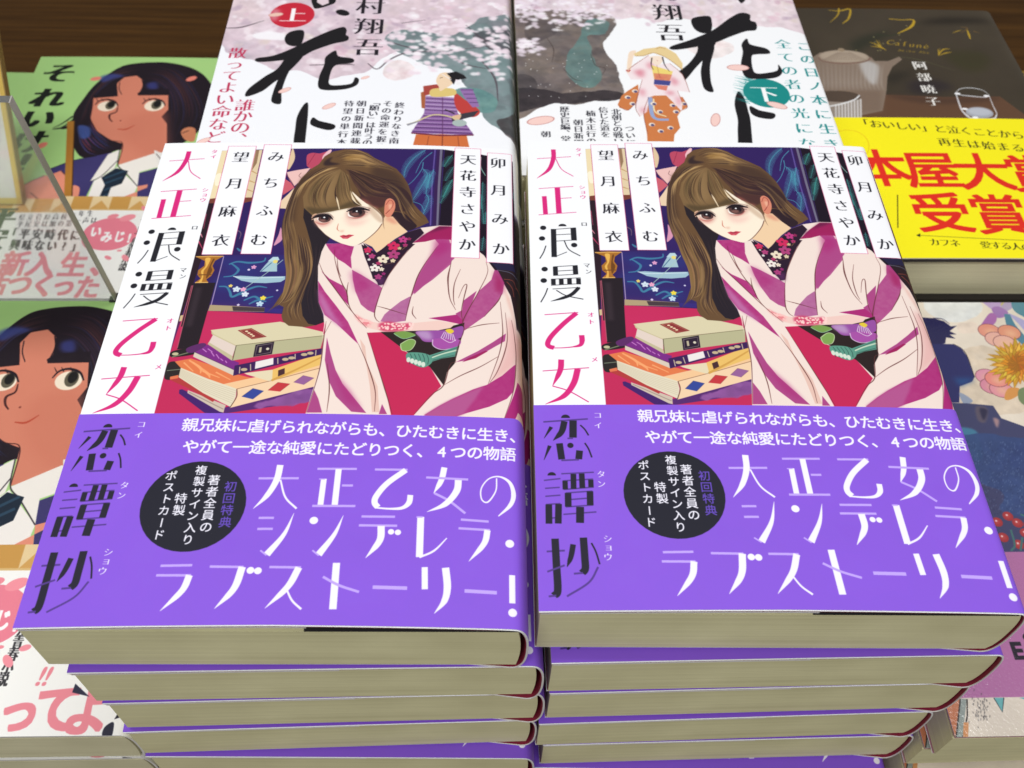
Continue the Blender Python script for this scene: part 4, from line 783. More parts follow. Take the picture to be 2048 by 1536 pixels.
def dark_novel():
    W, Hh = 13.0, 18.9
    H = homography([(1671.8, 520), (2270.4, 522.1), (1989.5, 23.2), (1516.7, 17.1)], [(0, 0), (W, 0), (W, Hh), (0, Hh)])
    a, b = V(1700, 0, 5.885), V(1600, 0, 2.56); S = Sheet(W + 2.9, Hh, 60, (66, 58, 47), H, 31)
    n = fnoise(S.h, S.w, 220, S.rng, 4)[..., None]; S.a *= .88 + .28 * n
    for p, k in (('0 520 200 430 480 380 420 440 200 560 60 640', (44, 46, 36)), ('800 290 1100 230 1580 240 1600 270 1100 290', (30, 26, 22)), ('1100 640 1500 620 1640 700 1560 850 1300 830', (60, 56, 36)), ('420 900 620 860 740 860 600 960 440 1010', (44, 40, 34)), ('700 980 1000 960 1200 1050 760 1130', (46, 40, 44))): S.fill(a(p), k, .8, sm=True, blur=.25)
    S.stroke(a('520 680 800 720 1240 850'), [.02, .06, .02], (96, 96, 66), .6); S.stroke(a('820 290 500 430 300 420'), [.05, .1], (48, 56, 40), .6)
    S.fill(a('-900 1120 380 1130 1100 1160 1760 1150 2048 1360 2600 1600 2600 2600 -900 2600'), (98, 70, 52)); S.fill(a('400 1130 1100 1165 1760 1160 1500 1220 900 1240'), (74, 54, 44), .7, sm=True, blur=.15)
    TP = (134, 117, 103)
    S.fill(b('60 300 100 275 360 300 380 320 450 320 505 298 520 312 470 350 445 400 440 470 420 575 300 600 60 600'), TP); S.fill(b('60 470 420 470 415 580 60 600'), (118, 98, 84), .7, blur=.15)
    for x in range(70, 440, 22): S.stroke(b([(x, 330 + 6 * math.sin(x)), (x + (x - 240) * -.05, 430), (x + 4, 470)]), [.02, .12, .02], (190, 184, 178), .3, blur=.04)
    S.fill(b('300 320 350 320 400 350 380 440 330 400'), (208, 210, 212), .6, sm=True, blur=.1)
    S.dot(b('222 300'), 1.32, .62, (150, 134, 118)); S.dot(b('222 295'), 1.24, .5, (172, 156, 138), blur=.05); S.dot(b('208 262'), .18, .16, (150, 132, 110)); S.stroke(b('92 300 120 320 220 332 330 322 360 300'), [.06, .1, .06], (120, 92, 80))
    for x in range(-8, 9): S.stroke(b([(222 + x * 4, 275), (222 + x * 14, 315)]), [.03, .06], (130, 114, 100), .6)
    S.fill(b('60 480 180 470 300 490 312 520 310 640 60 640'), (150, 138, 128)); S.dot(b('190 500'), 1.15, .45, (84, 70, 60)); S.stroke(b('60 560 180 545 270 520 303 495'), [.12, .1, .08], (222, 222, 222))
    for x in range(180, 312, 16): S.stroke(b([(x, 540 - (x - 180) * .2), (x + 2, 620)]), [.08], (224, 224, 224), .7)
    W1 = (226, 228, 234)
    S.dot(a('1520 1345'), .68, .42, (168, 174, 186), .9); S.dot(a('1520 1330'), .6, .33, (186, 190, 200), blur=.06)
    for p, w in (('1235 1110 1300 1060 1430 1052 1560 1080 1630 1130', .06), ('1235 1112 1300 1135 1440 1150 1590 1160 1628 1135', .08), ('1240 1115 1280 1240 1320 1330 1400 1390', .1), ('1630 1135 1680 1260 1722 1350 1715 1390', .06), ('1320 1330 1400 1400 1540 1420 1690 1410 1718 1370', .14)): S.stroke(a(p), [w * .6, w, w * .5], W1, .85)
    for p in ('1260 1120', '1600 1145', '1345 1300', '1470 1400'): S.dot(a(p), .15, .08, (250, 250, 252))
    GD = (186, 152, 44)
    S.stroke(b('140 58 200 62 252 54 246 100 215 128'), [.03, .1, .12, .05], GD, .9); S.stroke(b('195 34 192 80 150 122'), [.1, .08, .02], GD, .9); S.stroke(a('450 238 600 250 725 248 745 280 700 340 555 412'), [.06, .05, .12, .16, .05], GD); S.stroke(a('1205 402 1260 380 1310 366'), [.03, .07, .02], GD, .8); S.stroke(a('1375 365 1395 420 1412 472'), [.05, .12, .05], GD); S.stroke(a('1300 330 1380 345 1300 400'), [.03, .04, .02], (150, 110, 50), .7); S.stroke(a('1450 380 1520 400'), [.05, .02], (150, 110, 50), .7)
    S.text('Cafuné', a('470 515'), a('890 560'), .62, GD, shear=.35, style='m', alpha=.8); S.text('Akiko Abe', a('580 608'), a('910 635'), .3, GD, shear=.3, alpha=.7)
    for p in ('220 512 300 540 420 610', '300 485 350 560 415 605', '230 560 330 570 410 600', '330 490 360 560', '1030 590 1040 640 1035 670', '1035 668 1090 600 1170 590', '1040 670 1120 640 1190 630', '1050 580 1055 640'): S.stroke(a(p), [.02, .1, .03], GD, .85)
    S.text('阿部暁子', a('815 790'), a('970 1212'), .78, (238, 236, 230), style='m', vert=True, off=.01)
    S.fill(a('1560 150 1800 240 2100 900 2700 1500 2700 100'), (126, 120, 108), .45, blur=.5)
    for i in range(12): S.dot(a([(S.rng.uniform(0, 700), S.rng.uniform(300, 650))]), .04, None, (190, 180, 120), .6)
    top = float(S.cm(np.array([(1860, 240)]))[0, 1])
    O = Sheet(W + 2.9, top, 60, (250, 238, 26), H, 32); BK, RD = (46, 44, 20), (224, 44, 30)
    O.text('「おいしい」と泣くことから', b('318 640'), b('1112 702'), .66, BK, style='m'); O.text('再生は始まる', b('735 738'), b('1112 768'), .66, BK, style='m')
    for t, p, z in (('本', '412 872', 2.75), ('屋', '672 882', 2.75), ('大', '935 892', 2.75), ('賞', '1200 902', 2.75), ('受', '722 1102', 2.75), ('賞', '1022 1112', 2.75)): O.text(t, b(p), b(p), z, RD, off=.017)
    O.text('カフネ──愛する人の髪を撫でる', b('685 1252'), b('1420 1292'), .5, BK, style='m'); O.stroke(b('600 1216 900 1232 1300 1250'), [.03], (120, 110, 30), sm=False); O.stroke(b('496 1008 498 1178'), [.04], BK, sm=False); O.fill(b('592 1216 612 1206 612 1226'), BK)
    t = np.linspace(0, 2 * np.pi, 60); O.stroke(b(np.c_[240 + 110 * np.cos(t), 760 + 85 * np.sin(t)]), [.03], (226, 176, 30), .9, sm=False)
    return S, O, top

def flower_novel():
    W, Hh = 12.9, 18.9
    H = homography([(1899.9, 1473.2), (2672.6, 1462.2), (2223.2, 605), (1649.2, 603.9)], [(0, 0), (W, 0), (W, Hh), (0, Hh)])
    m, n, p = V(1820, 500, 4.267), V(1850, 590, 2.601), V(1650, 1150, 3.98); S = Sheet(W + .8, Hh, 60, (228, 216, 198), H, 41)
    nz = fnoise(S.h, S.w, 90, S.rng, 5)[..., None]; S.a *= .92 + .17 * nz
    S.wash(m('-400 1100 200 900 700 850 973 1300 700 1400 300 1300'), [(222, 204, 180), (206, 184, 160), (232, 222, 208)], 60, .4, .35)
    S.fill(m('-500 380 250 400 240 432 100 430 -500 430'), (206, 176, 150)); S.wash(m('100 440 540 430 560 560 300 600 130 540'), [(230, 232, 228), (222, 226, 226)], 12, .5, .3); S.wash(m('360 620 540 620 560 700 380 710'), [(232, 214, 196), (226, 206, 188)], 12, .3, .3)
    NV = (38, 36, 82)
    S.fill(m('-700 700 -100 560 160 580 250 605 310 650 362 645 300 690 358 718 300 720 350 755 270 745 262 795 -700 1000'), NV); S.stroke(m('160 580 240 588 300 630'), [.06, .02], NV)
    S.fill(m('-700 800 250 800 330 802 400 840 450 910 480 1000 510 1085 490 1122 385 1162 380 1300 -700 1300'), (44, 46, 100)); S.fill(m('330 1090 500 1090 485 1122 385 1162'), (40, 84, 140), .8, blur=.12); S.stroke(m('330 800 402 840 452 912 512 1085'), [.03], (24, 22, 40))
    S.fill(m('380 1220 440 1240 495 1290 420 1310'), (150, 160, 180), sm=True)
    S.fill(n('-600 540 190 562 330 575 372 640 700 760 900 800 900 1400 -600 1400'), (66, 68, 104))
    for q, k in (('240 580 300 590 290 660 250 650', (96, 86, 100)), ('330 640 360 650 350 690', (176, 140, 140)), ('260 590 300 600 280 650', (44, 42, 70)), ('-100 700 200 690 260 760 240 860', (70, 130, 160))): S.fill(n(q), k, .9, sm=True, blur=.03)
    S.wash(n('-600 740 240 722 420 740 900 820 900 1180 390 1130 330 1000'), [(56, 76, 124), (44, 56, 104), (66, 92, 140), (50, 66, 116)], 120, .5, .35)
    for i in range(900): x, y = S.rng.uniform(200, 800), S.rng.uniform(760, 1140); S.stroke(n([(x, y), (x - 3, y + 9)]), [.03, .01], (110, 130, 170) if S.rng.random() < .6 else (34, 44, 84), .5, sm=False)
    for x, y in ((405, 1150), (455, 1185), (495, 1238), (462, 1297), (515, 1200), (560, 1170), (590, 1260), (350, 1180), (380, 1260)): S.dot(n([(x, y)]), .2, .2, (160, 50, 56)); S.dot(n([(x - 3, y - 3)]), .11, .1, (206, 90, 88), .8, blur=.06); S.dot(n([(x - 6, y - 6)]), .04, None, (240, 200, 200))
    for q in ('420 1220 440 1300 420 1330', '470 1140 520 1160', '480 1260 470 1330'): S.stroke(n(q), [.08], (70, 110, 110))
    S.fill(m('560 420 620 400 720 410 740 480 690 520 640 490'), (186, 160, 200), sm=True); S.fill(m('760 410 880 410 850 480 780 520 740 480'), (176, 160, 190), sm=True); S.fill(m('660 500 720 480 800 530 760 572 700 572'), (160, 120, 176), sm=True); S.fill(m('566 655 600 590 650 535 702 562 690 620 640 650'), (170, 110, 170), sm=True)
    S.fill(m('800 540 880 570 973 620 1050 700 960 700 880 620'), (176, 170, 206), sm=True); S.stroke(m('740 470 770 430'), [.08], (190, 180, 120))
    S.stroke(m('885 420 895 500 980 560 1060 700'), [.6, .5], (86, 138, 152)); S.stroke(m('790 545 830 650 900 740 1000 830'), [.25, .5, .45], (86, 134, 152))
    for x, y, k in ((640, 690, (226, 150, 128)), (700, 760, (230, 176, 160)), (810, 700, (224, 150, 120)), (770, 790, (232, 180, 160)), (620, 1080, (222, 150, 170)), (660, 1160, (216, 140, 160)), (740, 1190, (226, 150, 160)), (700, 1100, (232, 140, 130))):
        S.dot(m([(x, y)]), .5, .42, (120, 70, 80)); S.dot(m([(x, y)]), .475, .395, k); S.dot(m([(x + 12, y + 10)]), .25, .2, (240, 190, 150), .7, blur=.12)
    c = m('880 965')[0]
    for ring, L, k in ((0, 1.0, (214, 158, 48)), (1, .8, (228, 184, 70)), (2, .58, (216, 146, 40)), (3, .36, (190, 112, 30))):
        for j in range(34 - 6 * ring):
            t = j * 2 * math.pi / (34 - 6 * ring) + ring * .1 + S.rng.normal() * .04; r1 = 60 * L * S.rng.uniform(.85, 1.08)
            e = np.array([[c[0], c[1]], [c[0] + math.cos(t) * r1 * .6, c[1] + math.sin(t) * r1 * .5], [c[0] + math.cos(t) * r1, c[1] + math.sin(t) * r1 * .82]])
            S.stroke(e, [.06, .3, .02], (150, 96, 30), .8); S.stroke(e, [.04, .22, .01], tuple(int(v * S.rng.uniform(.9, 1.08)) for v in k))
    S.fill(m('765 1260 800 1180 890 1180 880 1240 800 1280'), (216, 150, 80), sm=True); S.fill(m('890 1190 973 1180 1050 1300 960 1330 890 1280'), (120, 136, 96), sm=True); S.fill(m('935 1400 973 1380 1100 1420 990 1450'), (220, 170, 160), sm=True)
    y0 = float(S.cm(n('480 1335'))[0, 1]); y1 = float(S.cm(p('1300 972'))[0, 1]); Hs, S.H = S.H, None
    S.fill([(0, y1), (W + 1, y1), (W + 1, y0), (0, y0)], (178, 112, 160)); S.H = Hs
    S.text('E', p('1490 598'), p('1490 598'), .85, (34, 24, 40), off=.04); S.fill(p('1530 490 1575 440 1640 470 1660 620 1600 640 1580 560'), (34, 24, 40), sm=True)
    S.fill(p('900 985 1030 985 1000 1300 960 1300'), (198, 122, 84)); S.fill(p('1035 980 1085 985 1050 1300 1000 1300'), (150, 160, 152)); S.stroke(p('1035 980 1000 1300'), [.04], (40, 36, 36), sm=False); S.stroke(p('1088 985 1090 1120 1052 1300'), [.04], (40, 36, 36), sm=False); S.fill(p('1060 1170 1100 1170 1095 1300 1055 1300'), (216, 150, 96))
    S.fill(p('1300 975 1380 975 1370 1090'), (106, 176, 176)); S.stroke(p('1300 975 1368 1090 1380 975'), [.03], (40, 40, 50), sm=False); S.fill(p('1500 975 1650 970 1650 1020'), (106, 170, 176))
    for i in range(60): x, y = S.rng.normal() * 40 + 1200, S.rng.normal() * 60 + 1060; S.stroke(p([(x, y), (x + S.rng.normal() * 5, y + 18)]), [.04, .02], (60, 58, 60), .5, sm=False)
    return S
# ------------------------------------------------------------------ materials
def principled(name):
    m = bpy.data.materials.new(name); m.use_nodes = True
    nt = m.node_tree
    return m, nt, nt.nodes['Principled BSDF']
def add_fine_bump(nt, b, scale, strength, dist=0.0001, detail=3.0):
    tc = nt.nodes.new('ShaderNodeTexCoord'); n = nt.nodes.new('ShaderNodeTexNoise'); bp = nt.nodes.new('ShaderNodeBump')
    n.inputs['Scale'].default_value = scale; n.inputs['Detail'].default_value = detail
    bp.inputs['Strength'].default_value = strength; bp.inputs['Distance'].default_value = dist
    nt.links.new(tc.outputs['Object'], n.inputs['Vector']); nt.links.new(n.outputs['Fac'], bp.inputs['Height']); nt.links.new(bp.outputs['Normal'], b.inputs['Normal'])
    return bp
def printed(name, sheet, rough=0.5, spec=0.2, bump=0.12, bscale=900, coat=0.0):
    m, nt, b = principled(name)
    t = nt.nodes.new('ShaderNodeTexImage'); t.image = sheet.image(name); t.extension = 'EXTEND'; t.interpolation = 'Cubic'
    nt.links.new(t.outputs['Color'], b.inputs['Base Color'])
    b.inputs['Roughness'].default_value = rough; b.inputs['Specular IOR Level'].default_value = spec
    b.inputs['Coat Weight'].default_value = coat; b.inputs['Coat Roughness'].default_value = 0.25
    add_fine_bump(nt, b, bscale, bump)
    return m
def plain(name, col, rough=0.6, spec=0.3, bump=0.1, bscale=600):
    m, nt, b = principled(name)
    b.inputs['Base Color'].default_value = (*col, 1); b.inputs['Roughness'].default_value = rough; b.inputs['Specular IOR Level'].default_value = spec
    if bump: add_fine_bump(nt, b, bscale, bump)
    return m
def page_material(name, col, col2):
    """cut page edges: hair-fine layers running along the block"""
    m, nt, b = principled(name)
    tc = nt.nodes.new('ShaderNodeTexCoord'); mp = nt.nodes.new('ShaderNodeMapping'); mp.inputs['Scale'].default_value = (9, 9, 2600)
    n = nt.nodes.new('ShaderNodeTexNoise'); n.inputs['Scale'].default_value = 1.0; n.inputs['Detail'].default_value = 4
    n2 = nt.nodes.new('ShaderNodeTexNoise'); n2.inputs['Scale'].default_value = 35; n2.inputs['Detail'].default_value = 3
    mp2 = nt.nodes.new('ShaderNodeMapping'); mp2.inputs['Scale'].default_value = (4, 4, 330)
    n3 = nt.nodes.new('ShaderNodeTexNoise'); n3.inputs['Scale'].default_value = 1.0
    r = nt.nodes.new('ShaderNodeValToRGB'); r.color_ramp.elements[0].position = .38; r.color_ramp.elements[1].position = .66
    r.color_ramp.elements[0].color = (*col2, 1); r.color_ramp.elements[1].color = (*col, 1)
    mx = nt.nodes.new('ShaderNodeMath'); mx.operation = 'MULTIPLY_ADD'; mx.inputs[1].default_value = .45
    ml = nt.nodes.new('ShaderNodeMath'); ml.operation = 'MULTIPLY_ADD'; ml.inputs[1].default_value = .3
    m3 = nt.nodes.new('ShaderNodeMath'); m3.operation = 'MULTIPLY'; m3.inputs[1].default_value = .3
    L = nt.links
    L.new(tc.outputs['Object'], mp.inputs['Vector']); L.new(mp.outputs['Vector'], n.inputs['Vector']); L.new(tc.outputs['Object'], n2.inputs['Vector'])
    L.new(tc.outputs['Object'], mp2.inputs['Vector']); L.new(mp2.outputs['Vector'], n3.inputs['Vector'])
    L.new(n3.outputs['Fac'], m3.inputs[0]); L.new(n2.outputs['Fac'], ml.inputs[0]); L.new(m3.outputs[0], ml.inputs[2]); L.new(n.outputs['Fac'], mx.inputs[0]); L.new(ml.outputs[0], mx.inputs[2]); L.new(mx.outputs[0], r.inputs['Fac'])
    L.new(r.outputs['Color'], b.inputs['Base Color'])
    bp = nt.nodes.new('ShaderNodeBump'); bp.inputs['Strength'].default_value = .35; bp.inputs['Distance'].default_value = .0002
    L.new(n.outputs['Fac'], bp.inputs['Height']); L.new(bp.outputs['Normal'], b.inputs['Normal'])
    b.inputs['Roughness'].default_value = .8; b.inputs['Specular IOR Level'].default_value = .15
    return m
def wood_material():
    m, nt, b = principled('dark_wood')
    tc = nt.nodes.new('ShaderNodeTexCoord'); mp = nt.nodes.new('ShaderNodeMapping'); mp.inputs['Scale'].default_value = (2.4, 85, 85)
    n = nt.nodes.new('ShaderNodeTexNoise'); n.inputs['Scale'].default_value = 2.4; n.inputs['Detail'].default_value = 8; n.inputs['Roughness'].default_value = .68
    r = nt.nodes.new('ShaderNodeValToRGB'); e = r.color_ramp.elements
    e[0].position, e[0].color = .32, (.030, .012, .0022, 1); e[1].position, e[1].color = .72, (.098, .043, .0085, 1)
    L = nt.links
    L.new(tc.outputs['Object'], mp.inputs['Vector']); L.new(mp.outputs['Vector'], n.inputs['Vector']); L.new(n.outputs['Fac'], r.inputs['Fac']); L.new(r.outputs['Color'], b.inputs['Base Color'])
    bp = nt.nodes.new('ShaderNodeBump'); bp.inputs['Strength'].default_value = .25; bp.inputs['Distance'].default_value = .0006
    L.new(n.outputs['Fac'], bp.inputs['Height']); L.new(bp.outputs['Normal'], b.inputs['Normal'])
    b.inputs['Roughness'].default_value = .5; b.inputs['Specular IOR Level'].default_value = .12
    return m

# ------------------------------------------------------------------ mesh helpers (centimetres in, metres out)
def mesh_obj(name, verts, faces, mat, parent=None, uvs=None, smooth=False, mats=None, fmat=None):
    me = bpy.data.meshes.new(name)
    me.from_pydata([tuple(c * CM for c in v) for v in verts], [], faces)
    for mm in (mats or [mat]): me.materials.append(mm)
    if fmat: me.polygons.foreach_set('material_index', fmat)
    if uvs is not None:
        ul = me.uv_layers.new(name='print')
        li = np.zeros(len(me.loops), int); me.loops.foreach_get('vertex_index', li)
        ul.data.foreach_set('uv', np.asarray(uvs, np.float32)[li].ravel())
    if smooth: me.polygons.foreach_set('use_smooth', [True] * len(me.polygons))
    me.update()
    o = bpy.data.objects.new(name, me); COL.objects.link(o)
    if parent: o.parent = parent
    return o
def box_geo(x0, x1, y0, y1, z0, z1):
    v = [(x, y, z) for z in (z0, z1) for y in (y0, y1) for x in (x0, x1)]
    f = [(0, 2, 3, 1), (4, 5, 7, 6), (0, 1, 5, 4), (2, 6, 7, 3), (0, 4, 6, 2), (1, 3, 7, 5)]
    return v, f
def empty(name, loc, rz=0.0, label=None, cat=None, group=None):
    o = bpy.data.objects.new(name, None); o.empty_display_size = .02
    o.location = tuple(c * CM for c in loc); o.rotation_euler = (0, 0, rz); COL.objects.link(o)
    if label: o['label'] = label
    if cat: o['category'] = cat
    if group: o['group'] = group
    return o
def copy_book(src, loc, rz, label):
    c = src.copy(); COL.objects.link(c); c.location = tuple(v * CM for v in loc); c.rotation_euler = (0, 0, rz); c['label'] = label
    for ch in src.children:
        d = ch.copy(); COL.objects.link(d); d.parent = c
    return c

def sheet_shell(name, prof, y0, y1, thick, mat_out, mat_in, parent, uvw, uvh, lift=None, ny=14, v_of_y=None, recess=False):
    """a paper or board sheet following the profile prof [(x, z, u)] and extruded from y0 to y1;
    mat_out on the outside, mat_in on the inside and cut edges"""
    P = np.array(prof, float); n = len(P)
    thk = np.broadcast_to(np.asarray(thick, float), (n,))
    t = np.gradient(P[:, :2], axis=0); t /= np.maximum(np.hypot(t[:, 0], t[:, 1]), 1e-9)[:, None]
    nr = np.c_[-t[:, 1], t[:, 0]]                      # outward when the path runs left->right over the top
    ys = np.linspace(y0, y1, ny + 1)
    V_, U_ = [], []
    for side in (0, 1):
        for j, y_ in enumerate(ys):
            for k in range(n):
                y = y_ + (recess if (j == 0 and recess and k > 46) else 0.0)
                x, z, u = P[k]; x2, z2 = x - nr[k, 0] * thk[k] * side, z - nr[k, 1] * thk[k] * side
                dz = lift(x, y, z) if lift else 0.0
                V_.append((x2, y, z2 + dz)); U_.append((u / uvw, (y - y0) / uvh if v_of_y is None else v_of_y(y)))
    F, M = [], []
    N = n * (ny + 1)
    for j in range(ny):
        for k in range(n - 1):
            a = j * n + k
            F.append((a, a + 1, a + 1 + n, a + n)); M.append(0)
            F.append((N + a, N + a + n, N + a + 1 + n, N + a + 1)); M.append(1)
    for k in range(n - 1):
        F.append((k, N + k, N + k + 1, k + 1)); M.append(1)
        a = ny * n + k; F.append((a, a + 1, N + a + 1, N + a)); M.append(1)
    for j in range(ny):
        a = j * n; F.append((a, a + n, N + a + n, N + a)); M.append(1)
        a = j * n + n - 1; F.append((a, N + a, N + a + n, a + n)); M.append(1)
    o = mesh_obj(name, V_, F, None, parent, U_, False, [mat_out, mat_in], M)
    o.data.polygons.foreach_set('use_smooth', [True] * len(o.data.polygons))
    o.data.set_sharp_from_angle(angle=math.radians(40))
    return o

def wrap_profile(W, T, r, nx=30, ns=16, off=0.0, x0=0.0, back_to=None):
    """front sheet left->right over the top, round the spine, back along the bottom"""
    P = []
    for x in np.linspace(x0 - off * .3, W - r, nx): P.append((x, T + off))
    zc, h = T / 2, T / 2 + off
    for a in np.linspace(math.pi / 2, -math.pi / 2, ns + 2)[1:-1]:
        ca, sa = math.cos(a), math.sin(a)
        P.append((W - r + (r + off) * abs(ca) ** .75, zc + h * (abs(sa) ** .8) * (1 if sa > 0 else -1)))
    for x in np.linspace(W - r, x0 if back_to is None else back_to, 12): P.append((x, -off))
    P = np.array(P)
    u = np.r_[0, np.cumsum(np.hypot(*np.diff(P, axis=0).T))] + x0
    return np.c_[P, u]

def make_book(name, label, cat, group, loc, rz, W, H, T, block, jacket, sheet_w, obi=None, obi_h=0, obi_sheet_w=1, inner=None, paper=None, pages=None,
              flap=None, gap=.12, arch=.05, tiltl=0.0, overhang=0.0, r=.42, endpaper=None, curl=0.0, inset=.04, tight=False):
    root = empty(name, loc, rz, label, cat, group)
    bt = .245 if overhang else .1
    x_in, y_in = (overhang or .04), (overhang or inset)
    xr = W - (.27 if not overhang else r + .1)
    v, f = box_geo(x_in, xr, y_in, H - y_in, bt, bt + block)
    # the block bows slightly where it meets the spine
    nz, vs, fs = 11 if tight else 7, [], []
    for i in range(nz):
        z = bt + block * i / (nz - 1); bow = .09 * (1 - (2 * i / (nz - 1) - 1) ** 2) * (1 if overhang == 0 else 2)
        if tight:       # block glued right into the rounded spine
            sa = min(1.0, abs(2 * z / T - 1)) ** 1.25
            bow = max(-.1, (W - r + r * max(0.0, 1 - sa * sa) ** .375 - .1) - xr)
        vs += [(x_in + (bow * .6 if overhang else 0), y_in, z), (xr + bow, y_in, z), (xr + bow, H - y_in, z), (x_in + (bow * .6 if overhang else 0), H - y_in, z)]
    for i in range(nz - 1):
        a = 4 * i
        for q in range(4): fs.append((a + q, a + (q + 1) % 4, a + 4 + (q + 1) % 4, a + 4 + q))
    fs += [(3, 2, 1, 0), tuple(4 * (nz - 1) + q for q in range(4))]
    mesh_obj('page_block', vs, fs, pages, root)
    top0 = T - .045
    def lift(x, y, z):
        if z < T * .6: return 0.0
        s = max(0.0, min(1.0, x / W))
        e = arch * math.sin(math.pi * s) ** .8 + tiltl * (1 - s) ** 2
        e += curl * max(0.0, 1 - y / 5.0) ** 2 * (1 - abs(2 * s - 1))
        return e * (1.0 if s < .93 else max(0.0, (1 - s) / .07))
    ov = wrap_profile(W, T, r)
    th = .1 if not overhang else .2
    inner_prof = wrap_profile(W - .03, T - .035, r - .03, x0=.02); inner_prof[:, 1] += .015
    tw = np.where((np.arange(len(inner_prof)) > 46) & (not overhang), .006, np.where((np.arange(len(inner_prof)) > 28) & (not overhang), .03, th))
    sheet_shell('cover', inner_prof, .004, H - .01, tw, inner, inner, root, 1, 1, lift, recess=0 if overhang else inset + .06)
    jw = np.where(np.arange(len(ov)) > 46, .006, .028)
    sheet_shell('jacket', ov, -.026 if endpaper or inset > .05 else 0, H, jw, jacket, paper, root, sheet_w, H, lift, recess=0 if overhang else inset + .06)
    if flap: 
        fp = [(x, T - .15, x) for x in np.linspace(.05, flap, 14)]
        sheet_shell('flap', fp, .006, H - .02, .045, paper, paper, root, 1, 1, lift, 6)
    if endpaper:  # added black strip: paints the shade in the gap under the front cover
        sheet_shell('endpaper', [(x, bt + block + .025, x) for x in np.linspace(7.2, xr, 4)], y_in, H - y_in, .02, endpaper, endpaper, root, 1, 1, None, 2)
    if obi:
        op = wrap_profile(W, T, r, off=.03)
        sheet_shell('obi_band', op, -.006, obi_h, np.where(np.arange(len(op)) > 46, .006, .05), obi, paper, root, obi_sheet_w, obi_h, lift, 10, recess=0 if overhang else inset + .06)
    return root

ORD = ['topmost', 'second', 'third', 'fourth', 'fifth', 'sixth', 'seventh', 'eighth', 'ninth', 'tenth']
TABLE_Z = -22.98

# ------------------------------------------------------------------ printing all the sheets
J, O, OB_H = main_sheets()
N1, N2 = novel_first(), novel_second()
G1, G2, G_OB = school_novel()
K1, K2, K_OB = dark_novel()
FL = flower_novel()
paper = plain('white_paper', (.82, .81, .79), .6)
crimson = plain('crimson_card', (.24, .012, .04), .6)
shade_black = plain('gap_shade_black', (.02, .018, .02), .7)  # near-black colour standing for shade between cover and page block
cream = page_material('page_edges', (.90, .86, .53), (.66, .62, .36))
cream2 = page_material('page_edges_pale', (.88, .84, .57), (.66, .62, .40))
m_jacket, m_obi = printed('kimono_jacket', J), printed('purple_band', O, .55, .18)
m_n1, m_n2 = printed('novel_jacket_one', N1, .5, .2), printed('novel_jacket_two', N2, .5, .2)
m_g, m_go = printed('school_jacket', G1, .5, .2), printed('school_band', G2, .55, .25)
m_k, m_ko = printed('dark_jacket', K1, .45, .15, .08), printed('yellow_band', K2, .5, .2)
m_f = printed('flower_jacket', FL, .16, .7, 1.0, 900, .4)
tan = plain('tan_card', (.45, .38, .27), .6)
dark_card = plain('dark_card', (.035, .03, .028), .6)
pink_card = plain('pink_card', (.55, .25, .30), .6)
warm_white = plain('warm_white_card', (.76, .74, .68), .6)

# ------------------------------------------------------------------ the display table
wood = wood_material()
tv, tf = box_geo(-75, 75, -25, 120, TABLE_Z - 4, TABLE_Z)
table = mesh_obj('table', tv, tf, wood); table['kind'] = 'structure'

# ------------------------------------------------------------------ stacks
def stack(name, cat, group, build, top_spec, spots, z_top, pitch, where, what):
    """top book built by `build`; lower ones are copies of the second"""
    n = len(spots); proto = None
    for i, (x, y, rz) in enumerate(spots):
        z = z_top - pitch * (i + 1)
        lab = '%s book %s' % (ORD[i], what) if i else top_spec['label']
        lab = lab if i == 0 else '%s from the top %s' % (ORD[i], where) if i else lab
        if i == 0: build((x, y, z), rz, lab, True)
        elif proto is None: proto = build((x, y, z), rz, lab, False)
        else: copy_book(proto, (x, y, z), rz, lab)

def kimono_book(side):
    def b(loc, rz, lab, top):
        kw = dict(W=BW + .15, H=BH, T=2.5, block=2.16, jacket=m_jacket, sheet_w=BW, obi=m_obi, obi_h=OB_H, obi_sheet_w=O.wc, inner=crimson, paper=paper, pages=cream, flap=7.3, endpaper=shade_black, tight=side == 'R')
        if top and side == 'L': kw.update(arch=.16, tiltl=.03, curl=.1)
        elif top: kw.update(arch=.10, tiltl=-.02, curl=.06)
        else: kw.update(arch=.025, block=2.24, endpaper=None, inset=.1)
        return make_book('paperback_book', lab, 'book', 'paperbacks with purple bands in two stacks', loc, rz, **kw)
    return b
rng = random.Random(5)
PITCH_MAIN = 2.55
L_SPOTS = [(-13.16, -.37, -.013), (-12.62, -.53, .0034), (-12.45, -.46, .011), (-12.57, -.46, .017), (-12.55, -.42, -.02), (-12.45, -.62, .01), (-12.4, -.45, -.01), (-12.4, -.45, .0), (-12.42, -.45, .0)]
R_SPOTS = [(0.06, -.03, -.0156), (.52, -.41, .0075), (.62, -.33, .0133), (.43, -.38, .0188), (.7, -.24, .012), (.45, -.22, -.033), (.6, -.2, .0), (.62, -.2, .01), (.62, -.2, .0)]
stack('paperback_book', 'book', '', kimono_book('L'), dict(label='purple-banded kimono-cover paperback on top of the left stack'), L_SPOTS, 0.0, PITCH_MAIN, 'in the left stack of purple-banded paperbacks', '')
stack('paperback_book', 'book', '', kimono_book('R'), dict(label='purple-banded kimono-cover paperback on top of the right stack'), R_SPOTS, 0.0, PITCH_MAIN, 'in the right stack of purple-banded paperbacks', '')

